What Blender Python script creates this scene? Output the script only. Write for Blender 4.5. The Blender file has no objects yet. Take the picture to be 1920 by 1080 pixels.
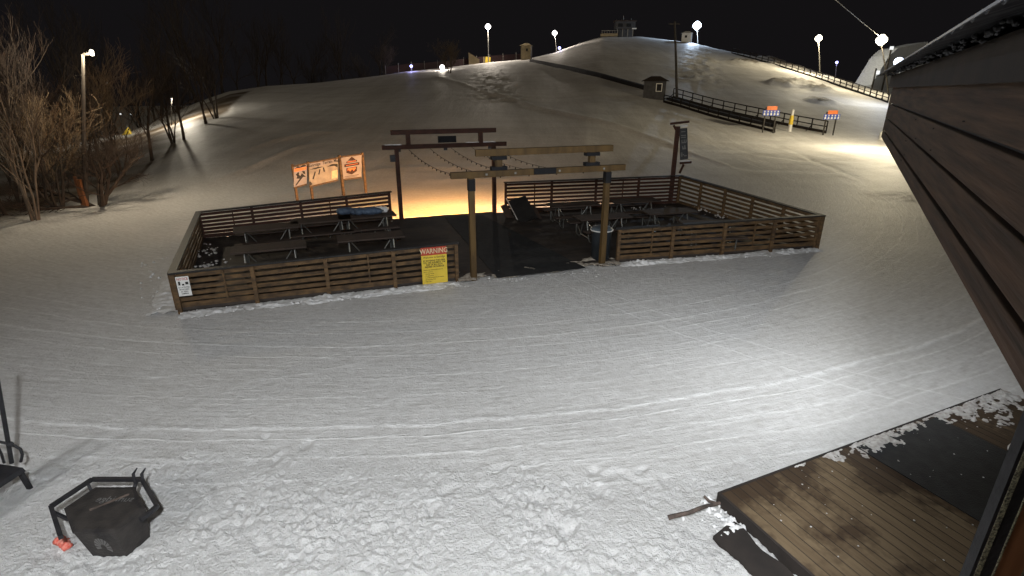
import bpy, math, random
from mathutils import Vector, Matrix, noise
R = math.radians
scene = bpy.context.scene
col = scene.collection
random.seed(7)

# ------------------------------------------------------------------ camera
F, CH = 1000.0, 4.8                      # focal length in px of a 1920 px wide frame, camera height (m)
PITCH = math.atan(372 / 1000)
cP, sP = math.cos(PITCH), math.sin(PITCH)
cam_d = bpy.data.cameras.new('camera'); cam = bpy.data.objects.new('camera', cam_d); col.objects.link(cam)
cam.location = (0, 0, CH); cam.rotation_euler = (math.pi / 2 - PITCH, 0, 0)
cam_d.sensor_width = 36; cam_d.lens = 36 * F / 1920; cam_d.clip_start = 0.05; cam_d.clip_end = 3000
scene.camera = cam

def ray(px, py):
    u, v = (px - 960) / F, (540 - py) / F
    return Vector((u, cP + v * sP, -sP + v * cP))
def G(px, py, z=0.0):                    # surveyed point: where a pixel's sight line meets height z
    d = ray(px, py); t = (z - CH) / d.z
    return Vector((d.x * t, d.y * t, z))
def AY(px, py, Y):                       # point on a sight line at distance Y ahead
    d = ray(px, py); return Vector((0, 0, CH)) + d * (Y / d.y)
def lerp(a, b, t): return a + (b - a) * t
def sstep(t): t = max(0.0, min(1.0, t)); return t * t * (3 - 2 * t)
def interp(x, xs, ys):
    if x <= xs[0]: return ys[0]
    for i in range(1, len(xs)):
        if x <= xs[i]:
            return lerp(ys[i-1], ys[i], (x - xs[i-1]) / (xs[i] - xs[i-1]))
    return ys[-1]

# ------------------------------------------------------------------ terrain
RIDGE = [(-300, 300, 62), (0, 288, 66), (100, 280, 70), (240, 250, 78), (300, 224, 84), (370, 192, 92), (430, 171, 100), (500, 161, 108),
         (600, 155, 116), (680, 146, 122), (760, 134, 128), (830, 128, 134), (915, 117, 142), (985, 111, 150), (1040, 99, 172),
         (1090, 80, 195), (1130, 69, 205), (1200, 69, 205), (1250, 75, 202), (1290, 79, 196), (1350, 93, 186), (1450, 112, 165),
         (1550, 141, 142), (1650, 172, 122), (1780, 205, 105), (2100, 260, 95)]
rA, rS, rD = [], [], []
for px, py, D in RIDGE:
    d = ray(px, py); rA.append(math.atan2(d.x, d.y)); rS.append(d.z / math.hypot(d.x, d.y)); rD.append(D)
d0A = [math.atan2(ray(p, 250).x, ray(p, 250).y) for p in (0, 400, 800, 1100, 1350, 1600, 1900)]
d0V = [27, 29, 29, 32, 46, 58, 60]
def base_z(x, y):
    a = math.atan2(x, y); D = math.hypot(x, y)
    D0, Dr = interp(a, d0A, d0V), interp(a, rA, rD)
    if D <= D0: return 0.0
    zr = CH + interp(a, rA, rS) * Dr
    if D <= Dr:
        t = (D - D0) / (Dr - D0)
        z = zr * (0.55 * t + 0.45 * sstep(t)) * sstep(t * 6 + .25)
        z += 0.22 * math.sin(x * .09 + y * .05) * sstep(t * 3) * sstep((1 - t) * 4)
        return z
    e = D - Dr
    return max(zr - 0.012 * e * e if e < 10 else zr - 1.2 - 0.24 * (e - 10), -6.0)
ROUGH_PTS = []
def zt(x, y): return base_z(x, y)
def hit(px, py):
    d = ray(px, py); h = math.hypot(d.x, d.y); t = 4.0
    prev = t
    while t < 420:
        p = Vector((0, 0, CH)) + d * (t / h)
        if p.z < zt(p.x, p.y):
            lo, hi = prev, t
            for _ in range(24):
                m = (lo + hi) / 2; q = Vector((0, 0, CH)) + d * (m / h)
                if q.z < zt(q.x, q.y): hi = m
                else: lo = m
            q = Vector((0, 0, CH)) + d * (hi / h); return Vector((q.x, q.y, zt(q.x, q.y)))
        prev = t; t += 0.4
    # beyond the crest: stand on the crest itself
    a = math.atan2(d.x, d.y); D = interp(a, rA, rD) + 1.5
    x, y = D * math.sin(a), D * math.cos(a)
    return Vector((x, y, zt(x, y)))

# ------------------------------------------------------------------ materials
def mat(name, c1, c2=None, scale=8.0, rough=0.7, bump=0.0, bscale=None, stretch=(1, 1, 1), metal=0.0, coords='Object', detail=4, spec=0.3, rot=0.0, lo=.35, hi=.65):
    m = bpy.data.materials.new(name); m.use_nodes = True
    nt = m.node_tree; b = nt.nodes['Principled BSDF']
    b.inputs['Roughness'].default_value = rough; b.inputs['Metallic'].default_value = metal
    b.inputs['Specular IOR Level'].default_value = spec
    tc = nt.nodes.new('ShaderNodeTexCoord'); mp = nt.nodes.new('ShaderNodeMapping')
    mp.inputs['Scale'].default_value = stretch
    if rot:
        vr_ = nt.nodes.new('ShaderNodeVectorRotate'); vr_.rotation_type = 'Z_AXIS'; vr_.inputs['Angle'].default_value = rot; nt.links.new(tc.outputs[coords], vr_.inputs['Vector']); nt.links.new(vr_.outputs[0], mp.inputs['Vector'])
    else: nt.links.new(tc.outputs[coords], mp.inputs['Vector'])
    nz = nt.nodes.new('ShaderNodeTexNoise'); nz.inputs['Scale'].default_value = scale; nz.inputs['Detail'].default_value = detail
    nt.links.new(mp.outputs['Vector'], nz.inputs['Vector'])
    rp = nt.nodes.new('ShaderNodeValToRGB')
    c2 = c2 or tuple(v * .75 for v in c1)
    rp.color_ramp.elements[0].color = (*c2, 1); rp.color_ramp.elements[1].color = (*c1, 1)
    rp.color_ramp.elements[0].position = lo; rp.color_ramp.elements[1].position = hi
    nt.links.new(nz.outputs['Fac'], rp.inputs['Fac']); nt.links.new(rp.outputs['Color'], b.inputs['Base Color'])
    if bump:
        n2 = nt.nodes.new('ShaderNodeTexNoise'); n2.inputs['Scale'].default_value = bscale or scale * 3; n2.inputs['Detail'].default_value = 5
        nt.links.new(mp.outputs['Vector'], n2.inputs['Vector'])
        bp = nt.nodes.new('ShaderNodeBump'); bp.inputs['Strength'].default_value = bump; bp.inputs['Distance'].default_value = .02
        nt.links.new(n2.outputs['Fac'], bp.inputs['Height']); nt.links.new(bp.outputs['Normal'], b.inputs['Normal'])
    return m
def emit(name, c, s):
    m = bpy.data.materials.new(name); m.use_nodes = True; nt = m.node_tree; nt.nodes.clear()
    o = nt.nodes.new('ShaderNodeOutputMaterial'); e = nt.nodes.new('ShaderNodeEmission')
    e.inputs['Color'].default_value = (*c, 1); e.inputs['Strength'].default_value = s
    nt.links.new(e.outputs[0], o.inputs['Surface']); return m

M = {}
M['timber'] = mat('timber', (.105, .062, .020), (.058, .034, .012), 5, .7, .3, 30, (1, 1, .25))
M['fence_wood'] = mat('fence_wood', (.135, .080, .036), (.055, .034, .019), 4, .75, .3, 30, (1, 1, 3))
M['fence_backlit'] = mat('fence_backlit', (.060, .024, .016), (.035, .016, .011), 4, .75, .3, 30, (1, 1, 3))  # dark red paints in the backlit shade on the terrace's far side
M['cap_wood'] = mat('cap_wood', (.024, .022, .021), (.013, .012, .012), 3, .55, .2, 20)
M['deck_wood'] = mat('deck_wood', (.085, .072, .060), (.045, .04, .034), 2.2, .65, .3, 30)
M['table_wood'] = mat('table_wood', (.060, .040, .031), (.038, .027, .022), 3, .7, .2, 30)
M['tube'] = mat('tube', (.16, .16, .15), None, 6, .35, 0, metal=.6)
M['bracket'] = mat('bracket', (.020, .020, .022), None, 6, .9, spec=.1)
M['black_metal'] = mat('black_metal', (.028, .027, .030), (.016, .016, .018), 9, .5, .15, 40)
M['pit_metal'] = mat('pit_metal', (.040, .035, .032), (.020, .018, .018), 5, .6, .4, 25)
M['rubber'] = mat('rubber', (.026, .027, .028), (.018, .018, .020), 6, .75, .3, 60)
M['snow_lump'] = mat('snow_lump', (.80, .80, .81), (.62, .61, .60), 7, .7, .5, 25)
M['thin_snow'] = mat('thin_snow', (.60, .58, .56), (.36, .33, .30), 14, .8, .5, 40)
M['frost'] = mat('frost', (.09, .09, .095), (.035, .035, .035), 40, .8, .5, 60)
M['dirty_snow'] = mat('dirty_snow', (.52, .47, .40), (.25, .21, .17), 9, .8, .5, 30)
M['white_paint'] = mat('white_paint', (.75, .75, .73), (.62, .62, .6), 5, .5)
M['yellow_paint'] = mat('yellow_paint', (.72, .53, .06), (.62, .45, .05), 4, .5)
M['red_paint'] = mat('red_paint', (.45, .06, .03), (.36, .05, .03), 4, .5)
M['ink'] = mat('ink', (.018, .017, .017), None, 4, .6)
M['cream_ink'] = mat('cream_ink', (.66, .55, .34), None, 4, .6)
M['orange_paint'] = mat('orange_paint', (.75, .20, .06), (.65, .17, .05), 4, .5)
M['blue_paint'] = mat('blue_paint', (.05, .09, .42), (.04, .07, .33), 4, .5)
M['poster'] = mat('poster', (.29, .26, .25), (.24, .215, .205), 3, .6)
M['map_paper'] = mat('map_paper', (.33, .29, .23), (.22, .19, .155), 3.5, .6)
M['pole_metal'] = mat('pole_metal', (.26, .25, .23), None, 3, .5, metal=.3)
M['dark_pole'] = mat('dark_pole', (.05, .045, .04), None, 3, .6)
M['hut_wall'] = mat('hut_wall', (.060, .062, .068), (.04, .04, .045), 3, .7)
M['hut_roof'] = mat('hut_roof', (.045, .033, .028), None, 3, .8)
M['tan_wall'] = mat('tan_wall', (.24, .19, .11), (.18, .15, .09), 2, .7)
M['grey_wall'] = mat('grey_wall', (.32, .32, .33), (.24, .24, .25), 2, .7)
M['lodge_wood'] = mat('lodge_wood', (.098, .056, .034), (.030, .019, .013), 3, .75, .5, 5, (.35, 1, 7), rot=-R(59), detail=7, lo=.30, hi=.70)
M['lodge_dark'] = mat('lodge_dark', (.038, .030, .026), (.024, .02, .018), 3, .8, .2)
M['roof_metal'] = mat('roof_metal', (.035, .035, .038), (.022, .022, .025), 3, .5, .2, metal=.4)
M['lip_metal'] = mat('lip_metal', (.10, .10, .11), None, 3, .5, metal=.3)
M['stone_strip'] = mat('stone_strip', (.40, .37, .24), (.08, .075, .06), 90, .9, .6, 120, detail=2)
M['varnish'] = mat('varnish', (.26, .11, .05), (.17, .07, .03), 3, .35, 0, None, (6, 6, .4))
M['bin_grey'] = mat('bin_grey', (.020, .024, .028), (.014, .017, .02), 3, .5)
M['bin_lid'] = mat('bin_lid', (.09, .11, .13), None, 3, .5)
M['blue_tarp'] = mat('blue_tarp', (.085, .12, .18), (.05, .07, .11), 4, .6, .6, 9)
M['glass'] = mat('glass', (.012, .013, .016), None, 3, .45, spec=.15)
M['red_cloth'] = mat('red_cloth', (.62, .09, .06), (.70, .28, .22), 22, .9)
M['bark'] = mat('bark', (.055, .043, .034), (.03, .024, .02), 6, .9, .5, 25, (1, 1, .3))
M['bark_pale'] = mat('bark_pale', (.19, .155, .12), (.085, .07, .056), 5, .85, .3, 25, (1, 1, .3))
M['twig'] = mat('twig', (.052, .037, .028), (.032, .023, .018), 3, .9)
M['twig_lit'] = mat('twig_lit', (.16, .12, .075), (.09, .066, .044), 3, .9)  # paler twig copy, lamplight painted into the colour
M['bark_dark'] = mat('bark_dark', (.045, .035, .028), None, 6, .9)
M['netting'] = mat('netting', (.020, .007, .008), (.014, .006, .006), 4, .9)
M['carpet_belt'] = mat('carpet_belt', (.022, .022, .026), None, 4, .8)
M['rail_wood'] = mat('rail_wood', (.018, .014, .012), None, 4, .8)
M['stick'] = mat('stick', (.12, .09, .075), (.05, .04, .035), 9, .9, .5, 30)
M['membrane'] = mat('membrane', (.42, .46, .54), (.32, .36, .43), 2, .6, .3, 3, (6, 1, .2))
M['etch'] = mat('etch', (.15, .145, .14), None, 6, .6)
M['banner_ink'] = mat('banner_ink', (.20, .20, .19), None, 6, .6)
M['emit_warm'] = emit('emit_warm', (1, .93, .72), 9)
M['emit_pink'] = emit('emit_pink', (1, .93, .90), 9)
M['emit_cold'] = emit('emit_cold', (.72, .85, 1), 10)
M['emit_blue'] = emit('emit_blue', (.42, .42, 1), 6)
M['emit_dim'] = emit('emit_dim', (.9, .92, .9), 1.2)
M['emit_amber'] = emit('emit_amber', (1, .42, .06), 3)

# lodge deck boards: stripes across local x
def plank_mat(name, c1, c2, width, stain, axis='X', rough=.65, worn=.5):
    m = bpy.data.materials.new(name); m.use_nodes = True; nt = m.node_tree; L = nt.links.new; b = nt.nodes['Principled BSDF']
    b.inputs['Roughness'].default_value = rough; b.inputs['Specular IOR Level'].default_value = .3
    tc = nt.nodes.new('ShaderNodeTexCoord'); sx = nt.nodes.new('ShaderNodeSeparateXYZ'); L(tc.outputs['Object'], sx.inputs[0])
    dv = nt.nodes.new('ShaderNodeMath'); dv.operation = 'DIVIDE'; L(sx.outputs[axis], dv.inputs[0]); dv.inputs[1].default_value = width
    fr = nt.nodes.new('ShaderNodeMath'); fr.operation = 'FRACT'; L(dv.outputs[0], fr.inputs[0])
    fl = nt.nodes.new('ShaderNodeMath'); fl.operation = 'FLOOR'; L(dv.outputs[0], fl.inputs[0])
    wn = nt.nodes.new('ShaderNodeTexWhiteNoise'); wn.noise_dimensions = '1D'; L(fl.outputs[0], wn.inputs['W'])
    mp = nt.nodes.new('ShaderNodeMapping'); mp.inputs['Scale'].default_value = (9, 1.2, 1) if axis == 'X' else (1.2, 9, 1); L(tc.outputs['Object'], mp.inputs['Vector'])
    gr = nt.nodes.new('ShaderNodeTexNoise'); gr.inputs['Scale'].default_value = 2.5; gr.inputs['Detail'].default_value = 6; L(mp.outputs[0], gr.inputs['Vector'])
    st = nt.nodes.new('ShaderNodeTexNoise'); st.inputs['Scale'].default_value = .9; st.inputs['Detail'].default_value = 5; st.inputs['Roughness'].default_value = .65; L(tc.outputs['Object'], st.inputs['Vector'])
    sr = nt.nodes.new('ShaderNodeMapRange'); L(st.outputs['Fac'], sr.inputs[0]); sr.inputs[1].default_value = worn - .04; sr.inputs[2].default_value = worn + .05
    if axis == 'X':
        gy = nt.nodes.new('ShaderNodeMath'); gy.operation = 'MULTIPLY_ADD'; L(sx.outputs['Y'], gy.inputs[0]); gy.inputs[1].default_value = -.11; L(st.outputs['Fac'], gy.inputs[2]); L(gy.outputs[0], sr.inputs[0])
    mx = nt.nodes.new('ShaderNodeMixRGB'); mx.inputs[1].default_value = (*c2, 1); mx.inputs[2].default_value = (*c1, 1)
    ad = nt.nodes.new('ShaderNodeMath'); ad.operation = 'MULTIPLY_ADD'; L(wn.outputs['Value'], ad.inputs[0]); ad.inputs[1].default_value = .5; L(gr.outputs['Fac'], ad.inputs[2])
    sb = nt.nodes.new('ShaderNodeMath'); sb.operation = 'SUBTRACT'; L(ad.outputs[0], sb.inputs[0]); sb.inputs[1].default_value = .35; sb.use_clamp = True
    L(sb.outputs[0], mx.inputs[0])
    m2 = nt.nodes.new('ShaderNodeMixRGB'); m2.blend_type = 'MULTIPLY'; L(mx.outputs[0], m2.inputs[1]); m2.inputs[2].default_value = (*stain, 1)
    inv = nt.nodes.new('ShaderNodeMath'); inv.operation = 'SUBTRACT'; inv.inputs[0].default_value = 1; L(sr.outputs[0], inv.inputs[1]); L(inv.outputs[0], m2.inputs[0])
    L(m2.outputs[0], b.inputs['Base Color'])
    bp = nt.nodes.new('ShaderNodeBump'); bp.inputs['Strength'].default_value = .3; bp.inputs['Distance'].default_value = .01
    L(gr.outputs['Fac'], bp.inputs['Height']); L(bp.outputs[0], b.inputs['Normal'])
    return m
M['lodge_deck'] = plank_mat('lodge_deck', (.20, .145, .085), (.115, .078, .045), .14, (.36, .32, .32), worn=.63)
M['main_deck'] = plank_mat('main_deck', (.062, .048, .039), (.036, .030, .026), .14, (.7, .7, .75), axis='Y')

# snow
def snow_mat():
    m = bpy.data.materials.new('snow'); m.use_nodes = True; nt = m.node_tree; L = nt.links.new; b = nt.nodes['Principled BSDF']
    N = nt.nodes.new
    b.inputs['Roughness'].default_value = .6; b.inputs['Specular IOR Level'].default_value = .25
    tc = N('ShaderNodeTexCoord')
    def math_(op, a, c=None, clamp=False):
        n = N('ShaderNodeMath'); n.operation = op; n.use_clamp = clamp
        for i, v in enumerate((a, c)):
            if v is None: continue
            if isinstance(v, (int, float)): n.inputs[i].default_value = v
            else: L(v, n.inputs[i])
        return n.outputs[0]
    def nz(scale, detail, stretch=(1, 1, 1), rot=0, rough=.55):
        mp = N('ShaderNodeMapping'); mp.inputs['Scale'].default_value = stretch; mp.inputs['Rotation'].default_value = (0, 0, rot); L(tc.outputs['Object'], mp.inputs['Vector'])
        n = N('ShaderNodeTexNoise'); n.inputs['Scale'].default_value = scale; n.inputs['Detail'].default_value = detail; n.inputs['Roughness'].default_value = rough
        L(mp.outputs[0], n.inputs['Vector']); return n.outputs['Fac']
    fine = nz(26, 4, rough=.7); grain = nz(7, 5, rough=.7); big = nz(.35, 3)
    # grooming streaks follow the turning arc in front of the deck
    sx = N('ShaderNodeSeparateXYZ'); L(tc.outputs['Object'], sx.inputs[0])
    dx = math_('SUBTRACT', sx.outputs[0], -4.13); dy = math_('SUBTRACT', sx.outputs[1], 35.24)
    rad = math_('SQRT', math_('ADD', math_('MULTIPLY', dx, dx), math_('MULTIPLY', dy, dy)))
    ang = math_('ARCTAN2', dx, dy)
    cb = N('ShaderNodeCombineXYZ'); L(math_('MULTIPLY', rad, 5.5), cb.inputs[0]); L(math_('MULTIPLY', ang, 9.0), cb.inputs[1])
    st = N('ShaderNodeTexNoise'); st.inputs['Scale'].default_value = 1.6; st.inputs['Detail'].default_value = 7; st.inputs['Roughness'].default_value = .72; L(cb.outputs[0], st.inputs['Vector'])
    streak = st.outputs['Fac']
    cb2 = N('ShaderNodeCombineXYZ'); L(math_('MULTIPLY', rad, 15.0), cb2.inputs[0]); L(math_('MULTIPLY', ang, 80.0), cb2.inputs[1])
    sg = N('ShaderNodeTexNoise'); sg.inputs['Scale'].default_value = 1.0; sg.inputs['Detail'].default_value = 4; sg.inputs['Roughness'].default_value = .65; L(cb2.outputs[0], sg.inputs['Vector'])
    dash = math_('MULTIPLY', math_('SUBTRACT', sg.outputs['Fac'], .5), 1.0)
    # a few distinct tyre and sled tracks: thin rings, broken by noise
    tot = None
    dy2 = math_('SUBTRACT', sx.outputs[1], 32.39)
    rad2 = math_('SQRT', math_('ADD', math_('MULTIPLY', dx, dx), math_('MULTIPLY', dy2, dy2)))
    tracks = [(0, 28.43, .08, .9), (0, 28.72, .035, .6), (0, 29.15, .05, .55), (0, 29.6, .04, .45), (0, 30.1, .05, .4), (0, 27.6, .04, .25), (1, 22.82, .06, .6), (1, 23.25, .04, .45), (1, 22.2, .05, .45), (1, 24.1, .04, .35), (1, 21.6, .05, .35), (0, 26.6, .04, .25), (2, 9.2, .05, .3), (2, 9.75, .05, .3), (3, 17.3, .05, .4), (3, 17.9, .05, .4)]
    def ctr(cx_, cy_):
        a_, b_ = math_('SUBTRACT', sx.outputs[0], cx_), math_('SUBTRACT', sx.outputs[1], cy_)
        return math_('SQRT', math_('ADD', math_('MULTIPLY', a_, a_), math_('MULTIPLY', b_, b_)))
    radii = (rad, rad2, ctr(-7.5, 17.5), ctr(17, 22))
    wob = math_('MULTIPLY', math_('SUBTRACT', nz(.5, 3), .5), .35)
    brk = math_('MULTIPLY', math_('SUBTRACT', nz(3.6, 5, rough=.75), .30), 3.8, True)
    for wh, r0, w, amp in tracks:
        d = math_('ABSOLUTE', math_('SUBTRACT', math_('ADD', radii[wh], wob), r0))
        v = math_('MULTIPLY', math_('SUBTRACT', 1.0, math_('DIVIDE', d, w), True), amp)
        tot = v if tot is None else math_('ADD', tot, v)
    tot = math_('MULTIPLY', tot, brk)
    at = N('ShaderNodeAttribute'); at.attribute_name = 'bare'  # bare lumps, plus shade painted brown over the left snow bank
    rg = N('ShaderNodeAttribute'); rg.attribute_name = 'rough'
    groom = math_('SUBTRACT', 1.0, rg.outputs['Fac'], True)
    farm = N('ShaderNodeMapRange'); L(sx.outputs[1], farm.inputs[0]); farm.inputs[1].default_value = 24; farm.inputs[2].default_value = 34
    hillst = math_('MULTIPLY', math_('SUBTRACT', nz(.5, 6, (.9, .07, 1), -.55, .7), .5), farm.outputs[0])
    hillst = math_('ADD', hillst, math_('MULTIPLY', math_('MULTIPLY', math_('SUBTRACT', nz(.5, 6, (.12, .8, 1), .35, .7), .5), farm.outputs[0]), .8))
    # colour: packed, slightly grey-brown snow with cleaner streaks
    v1 = math_('ADD', math_('MULTIPLY', big, .25), math_('MULTIPLY', math_('MULTIPLY', streak, groom), .8))
    v2 = math_('ADD', math_('ADD', v1, math_('MULTIPLY', hillst, 1.1)), math_('MULTIPLY', grain, .75)); v3 = math_('ADD', math_('ADD', v2, math_('MULTIPLY', math_('MULTIPLY', dash, groom), .7)), math_('MULTIPLY', tot, .62))
    v4 = math_('ADD', v3, math_('MULTIPLY', rg.outputs['Fac'], .45))
    mr = N('ShaderNodeMapRange'); L(v4, mr.inputs[0]); mr.inputs[1].default_value = .65; mr.inputs[2].default_value = 1.35
    rp = N('ShaderNodeValToRGB'); rp.color_ramp.elements[0].color = (.52, .505, .49, 1); rp.color_ramp.elements[1].color = (.83, .825, .82, 1); L(mr.outputs[0], rp.inputs['Fac'])
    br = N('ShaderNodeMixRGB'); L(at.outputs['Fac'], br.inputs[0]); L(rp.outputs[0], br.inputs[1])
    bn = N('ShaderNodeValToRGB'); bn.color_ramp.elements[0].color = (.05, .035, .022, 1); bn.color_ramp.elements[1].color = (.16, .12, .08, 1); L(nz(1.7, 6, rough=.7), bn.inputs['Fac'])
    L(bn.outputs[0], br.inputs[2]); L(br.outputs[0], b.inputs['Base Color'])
    h = math_('ADD', math_('MULTIPLY', fine, math_('ADD', math_('MULTIPLY', rg.outputs['Fac'], 1.1), .5)), math_('ADD', math_('MULTIPLY', grain, .7), math_('MULTIPLY', math_('MULTIPLY', streak, groom), .55)))
    h = math_('ADD', h, math_('ADD', math_('ADD', math_('MULTIPLY', tot, .45), math_('MULTIPLY', math_('MULTIPLY', dash, groom), .32)), math_('MULTIPLY', hillst, 3.0)))
    bp = N('ShaderNodeBump'); bp.inputs['Strength'].default_value = .75; bp.inputs['Distance'].default_value = .05
    L(h, bp.inputs['Height']); L(bp.outputs[0], b.inputs['Normal'])
    return m
M['snow'] = snow_mat()

# ------------------------------------------------------------------ mesh builder
class MB:
    def __init__(s): s.v, s.f = [], []
    def add(s, vs, fs):
        o = len(s.v); s.v += [tuple(v) for v in vs]; s.f += [tuple(i + o for i in f) for f in fs]; return s
    def box(s, c, size, rz=0.0, mtx=None):
        x, y, z = (k / 2 for k in size); c = Vector(c); m = mtx or Matrix.Rotation(rz, 3, 'Z')
        s.add([c + m @ Vector(p) for p in ((-x,-y,-z),(x,-y,-z),(x,y,-z),(-x,y,-z),(-x,-y,z),(x,-y,z),(x,y,z),(-x,y,z))],
              [(3,2,1,0),(4,5,6,7),(0,1,5,4),(1,2,6,5),(2,3,7,6),(3,0,4,7)]); return s
    def beam(s, a, b, w, h, up=(0, 0, 1)):       # rectangular bar from a to b, w across, h along up
        a, b = Vector(a), Vector(b); d = (b - a).normalized(); sd = d.cross(Vector(up))
        if sd.length < 1e-4: sd = d.cross(Vector((1, 0, 0)))
        sd.normalize(); u = sd.cross(d).normalized(); sd *= w / 2; u *= h / 2
        vs = [a - sd - u, a + sd - u, a + sd + u, a - sd + u, b - sd - u, b + sd - u, b + sd + u, b - sd + u]
        s.add(vs, [(0,1,2,3),(7,6,5,4),(0,4,5,1),(1,5,6,2),(2,6,7,3),(3,7,4,0)]); return s
    def tube(s, pts, r, n=6, cap=True):
        pts = [Vector(p) for p in pts]; rs = r if isinstance(r, (list, tuple)) else [r] * len(pts)
        o = len(s.v); prev = None
        for i, p in enumerate(pts):
            d = (pts[min(i+1, len(pts)-1)] - pts[max(i-1, 0)]).normalized()
            a = prev - d * prev.dot(d) if prev is not None else d.orthogonal()
            if a.length < 1e-5: a = d.orthogonal()
            a.normalize(); prev = a; b = d.cross(a)
            for k in range(n):
                t = 2 * math.pi * k / n; s.v.append(tuple(p + (a * math.cos(t) + b * math.sin(t)) * rs[i]))
        for i in range(len(pts) - 1):
            for k in range(n):
                k2 = (k + 1) % n; s.f.append((o+i*n+k, o+i*n+k2, o+(i+1)*n+k2, o+(i+1)*n+k))
        if cap and n > 3:
            s.f.append(tuple(o + k for k in range(n))[::-1]); s.f.append(tuple(o + (len(pts)-1)*n + k for k in range(n)))
        return s
    def lathe(s, c, prof, n=20):
        c = Vector(c); o = len(s.v)
        for r, z in prof:
            for k in range(n):
                t = 2*math.pi*k/n; s.v.append((c.x + r*math.cos(t), c.y + r*math.sin(t), c.z + z))
        for i in range(len(prof)-1):
            for k in range(n):
                k2 = (k+1) % n; s.f.append((o+i*n+k, o+i*n+k2, o+(i+1)*n+k2, o+(i+1)*n+k))
        s.f.append(tuple(o + k for k in range(n))[::-1]); s.f.append(tuple(o + (len(prof)-1)*n + k for k in range(n)))
        return s
    def prism(s, pts2, z0, z1, o=None, ux=None, uy=None, uz=None):   # outline in a plane, given thickness
        o = o or Vector((0,0,0)); ux = ux or Vector((1,0,0)); uy = uy or Vector((0,1,0)); uz = uz or Vector((0,0,1)); n = len(pts2)
        vs = [o + ux*p[0] + uy*p[1] + uz*z0 for p in pts2] + [o + ux*p[0] + uy*p[1] + uz*z1 for p in pts2]
        s.add(vs, [tuple(range(n))[::-1], tuple(range(n, 2*n))] + [(k, (k+1) % n, n+(k+1) % n, n+k) for k in range(n)]); return s
    def blob(s, c, r, sq=.6, seed=0, n=6):
        c = Vector(c); o = len(s.v); rings = 4
        for i in range(rings + 1):
            th = math.pi * i / rings
            for k in range(n):
                ph = 2*math.pi*k/n + i*.4
                d = Vector((math.sin(th)*math.cos(ph), math.sin(th)*math.sin(ph), math.cos(th)))
                q = r * (1 + .45 * noise.noise(d * 1.6 + Vector((seed*3.1, seed*1.7, seed))))
                s.v.append(tuple(c + Vector((d.x*q, d.y*q, d.z*q*sq))))
        for i in range(rings):
            for k in range(n):
                k2 = (k+1) % n; s.f.append((o+i*n+k, o+(i+1)*n+k, o+(i+1)*n+k2, o+i*n+k2))
        return s
    def build(s, name, m, parent=None, smooth=False, loc=None, bevel=0):
        me = bpy.data.meshes.new(name); off = Vector((0, 0, 0))
        if parent is not None: off = Vector(parent.location)
        if loc is not None: off = Vector(loc)
        me.from_pydata([(v[0]-off.x, v[1]-off.y, v[2]-off.z) for v in s.v], [], s.f); me.materials.append(m)
        if smooth:
            for p in me.polygons: p.use_smooth = True
        ob = bpy.data.objects.new(name, me); col.objects.link(ob)
        if parent is not None:
            ob.parent = parent; ob.location = (0, 0, 0)
        elif loc is not None: ob.location = loc
        if bevel:
            bv = ob.modifiers.new('bevel', 'BEVEL'); bv.width = bevel; bv.segments = 2; bv.limit_method = 'ANGLE'
        return ob
def sub(mb, name, m, parent, root, **k):          # a sub-part: parent sits at the root's origin
    ob = mb.build(name, m, None, loc=Vector(root.location), **k); ob.parent = parent; ob.location = (0, 0, 0); return ob
def tag(o, label=None, cat=None, group=None, kind=None):
    if label: o['label'] = label
    if cat: o['category'] = cat
    if group: o['group'] = group
    if kind: o['kind'] = kind
    return o
def thing(name, loc, label, cat, group=None):
    o = bpy.data.objects.new(name, None); col.objects.link(o); o.location = Vector(loc); o.empty_display_size = .2
    return tag(o, label, cat, group)
def copy_tree(o, parent=None):
    c = o.copy(); col.objects.link(c); c.parent = parent
    for ch in [x for x in bpy.data.objects if x.parent == o]: copy_tree(ch, c)
    return c
_txt = {}
def text_mesh(mb, body, size, o, ux, uy, uz, align='CENTER', mirror=False, squeeze=1.0, bold=0.0):
    key = (body, align, bold)
    if key not in _txt:
        cu = bpy.data.curves.new('lettering', 'FONT'); cu.body = body; cu.size = 1; cu.align_x = align; cu.align_y = 'CENTER'; cu.resolution_u = 2; cu.offset = bold
        ob = bpy.data.objects.new('lettering', cu); col.objects.link(ob)
        dg = bpy.context.evaluated_depsgraph_get(); me = bpy.data.meshes.new_from_object(ob.evaluated_get(dg))
        _txt[key] = ([tuple(v.co) for v in me.vertices], [tuple(p.vertices) for p in me.polygons])
        bpy.data.objects.remove(ob); bpy.data.curves.remove(cu); bpy.data.meshes.remove(me)
    vs, fs = _txt[key]; sx = -size if mirror else size
    mb.add([Vector(o) + ux*(v[0]*sx*squeeze) + uy*(v[1]*size) + uz*.002 for v in vs], fs); return mb
def light(name, kind, loc, energy, color, parent=None, **k):
    d = bpy.data.lights.new(name, kind); d.energy = energy; d.color = color
    for a, v in k.items(): setattr(d, a, v)
    o = bpy.data.objects.new(name, d); col.objects.link(o)
    if parent is not None: o.parent = parent; o.location = Vector(loc) - Vector(parent.location)
    else: o.location = loc
    return o
def aim(o, target, origin):
    o.rotation_euler = (Vector(target) - Vector(origin)).to_track_quat('-Z', 'Y').to_euler()

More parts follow.
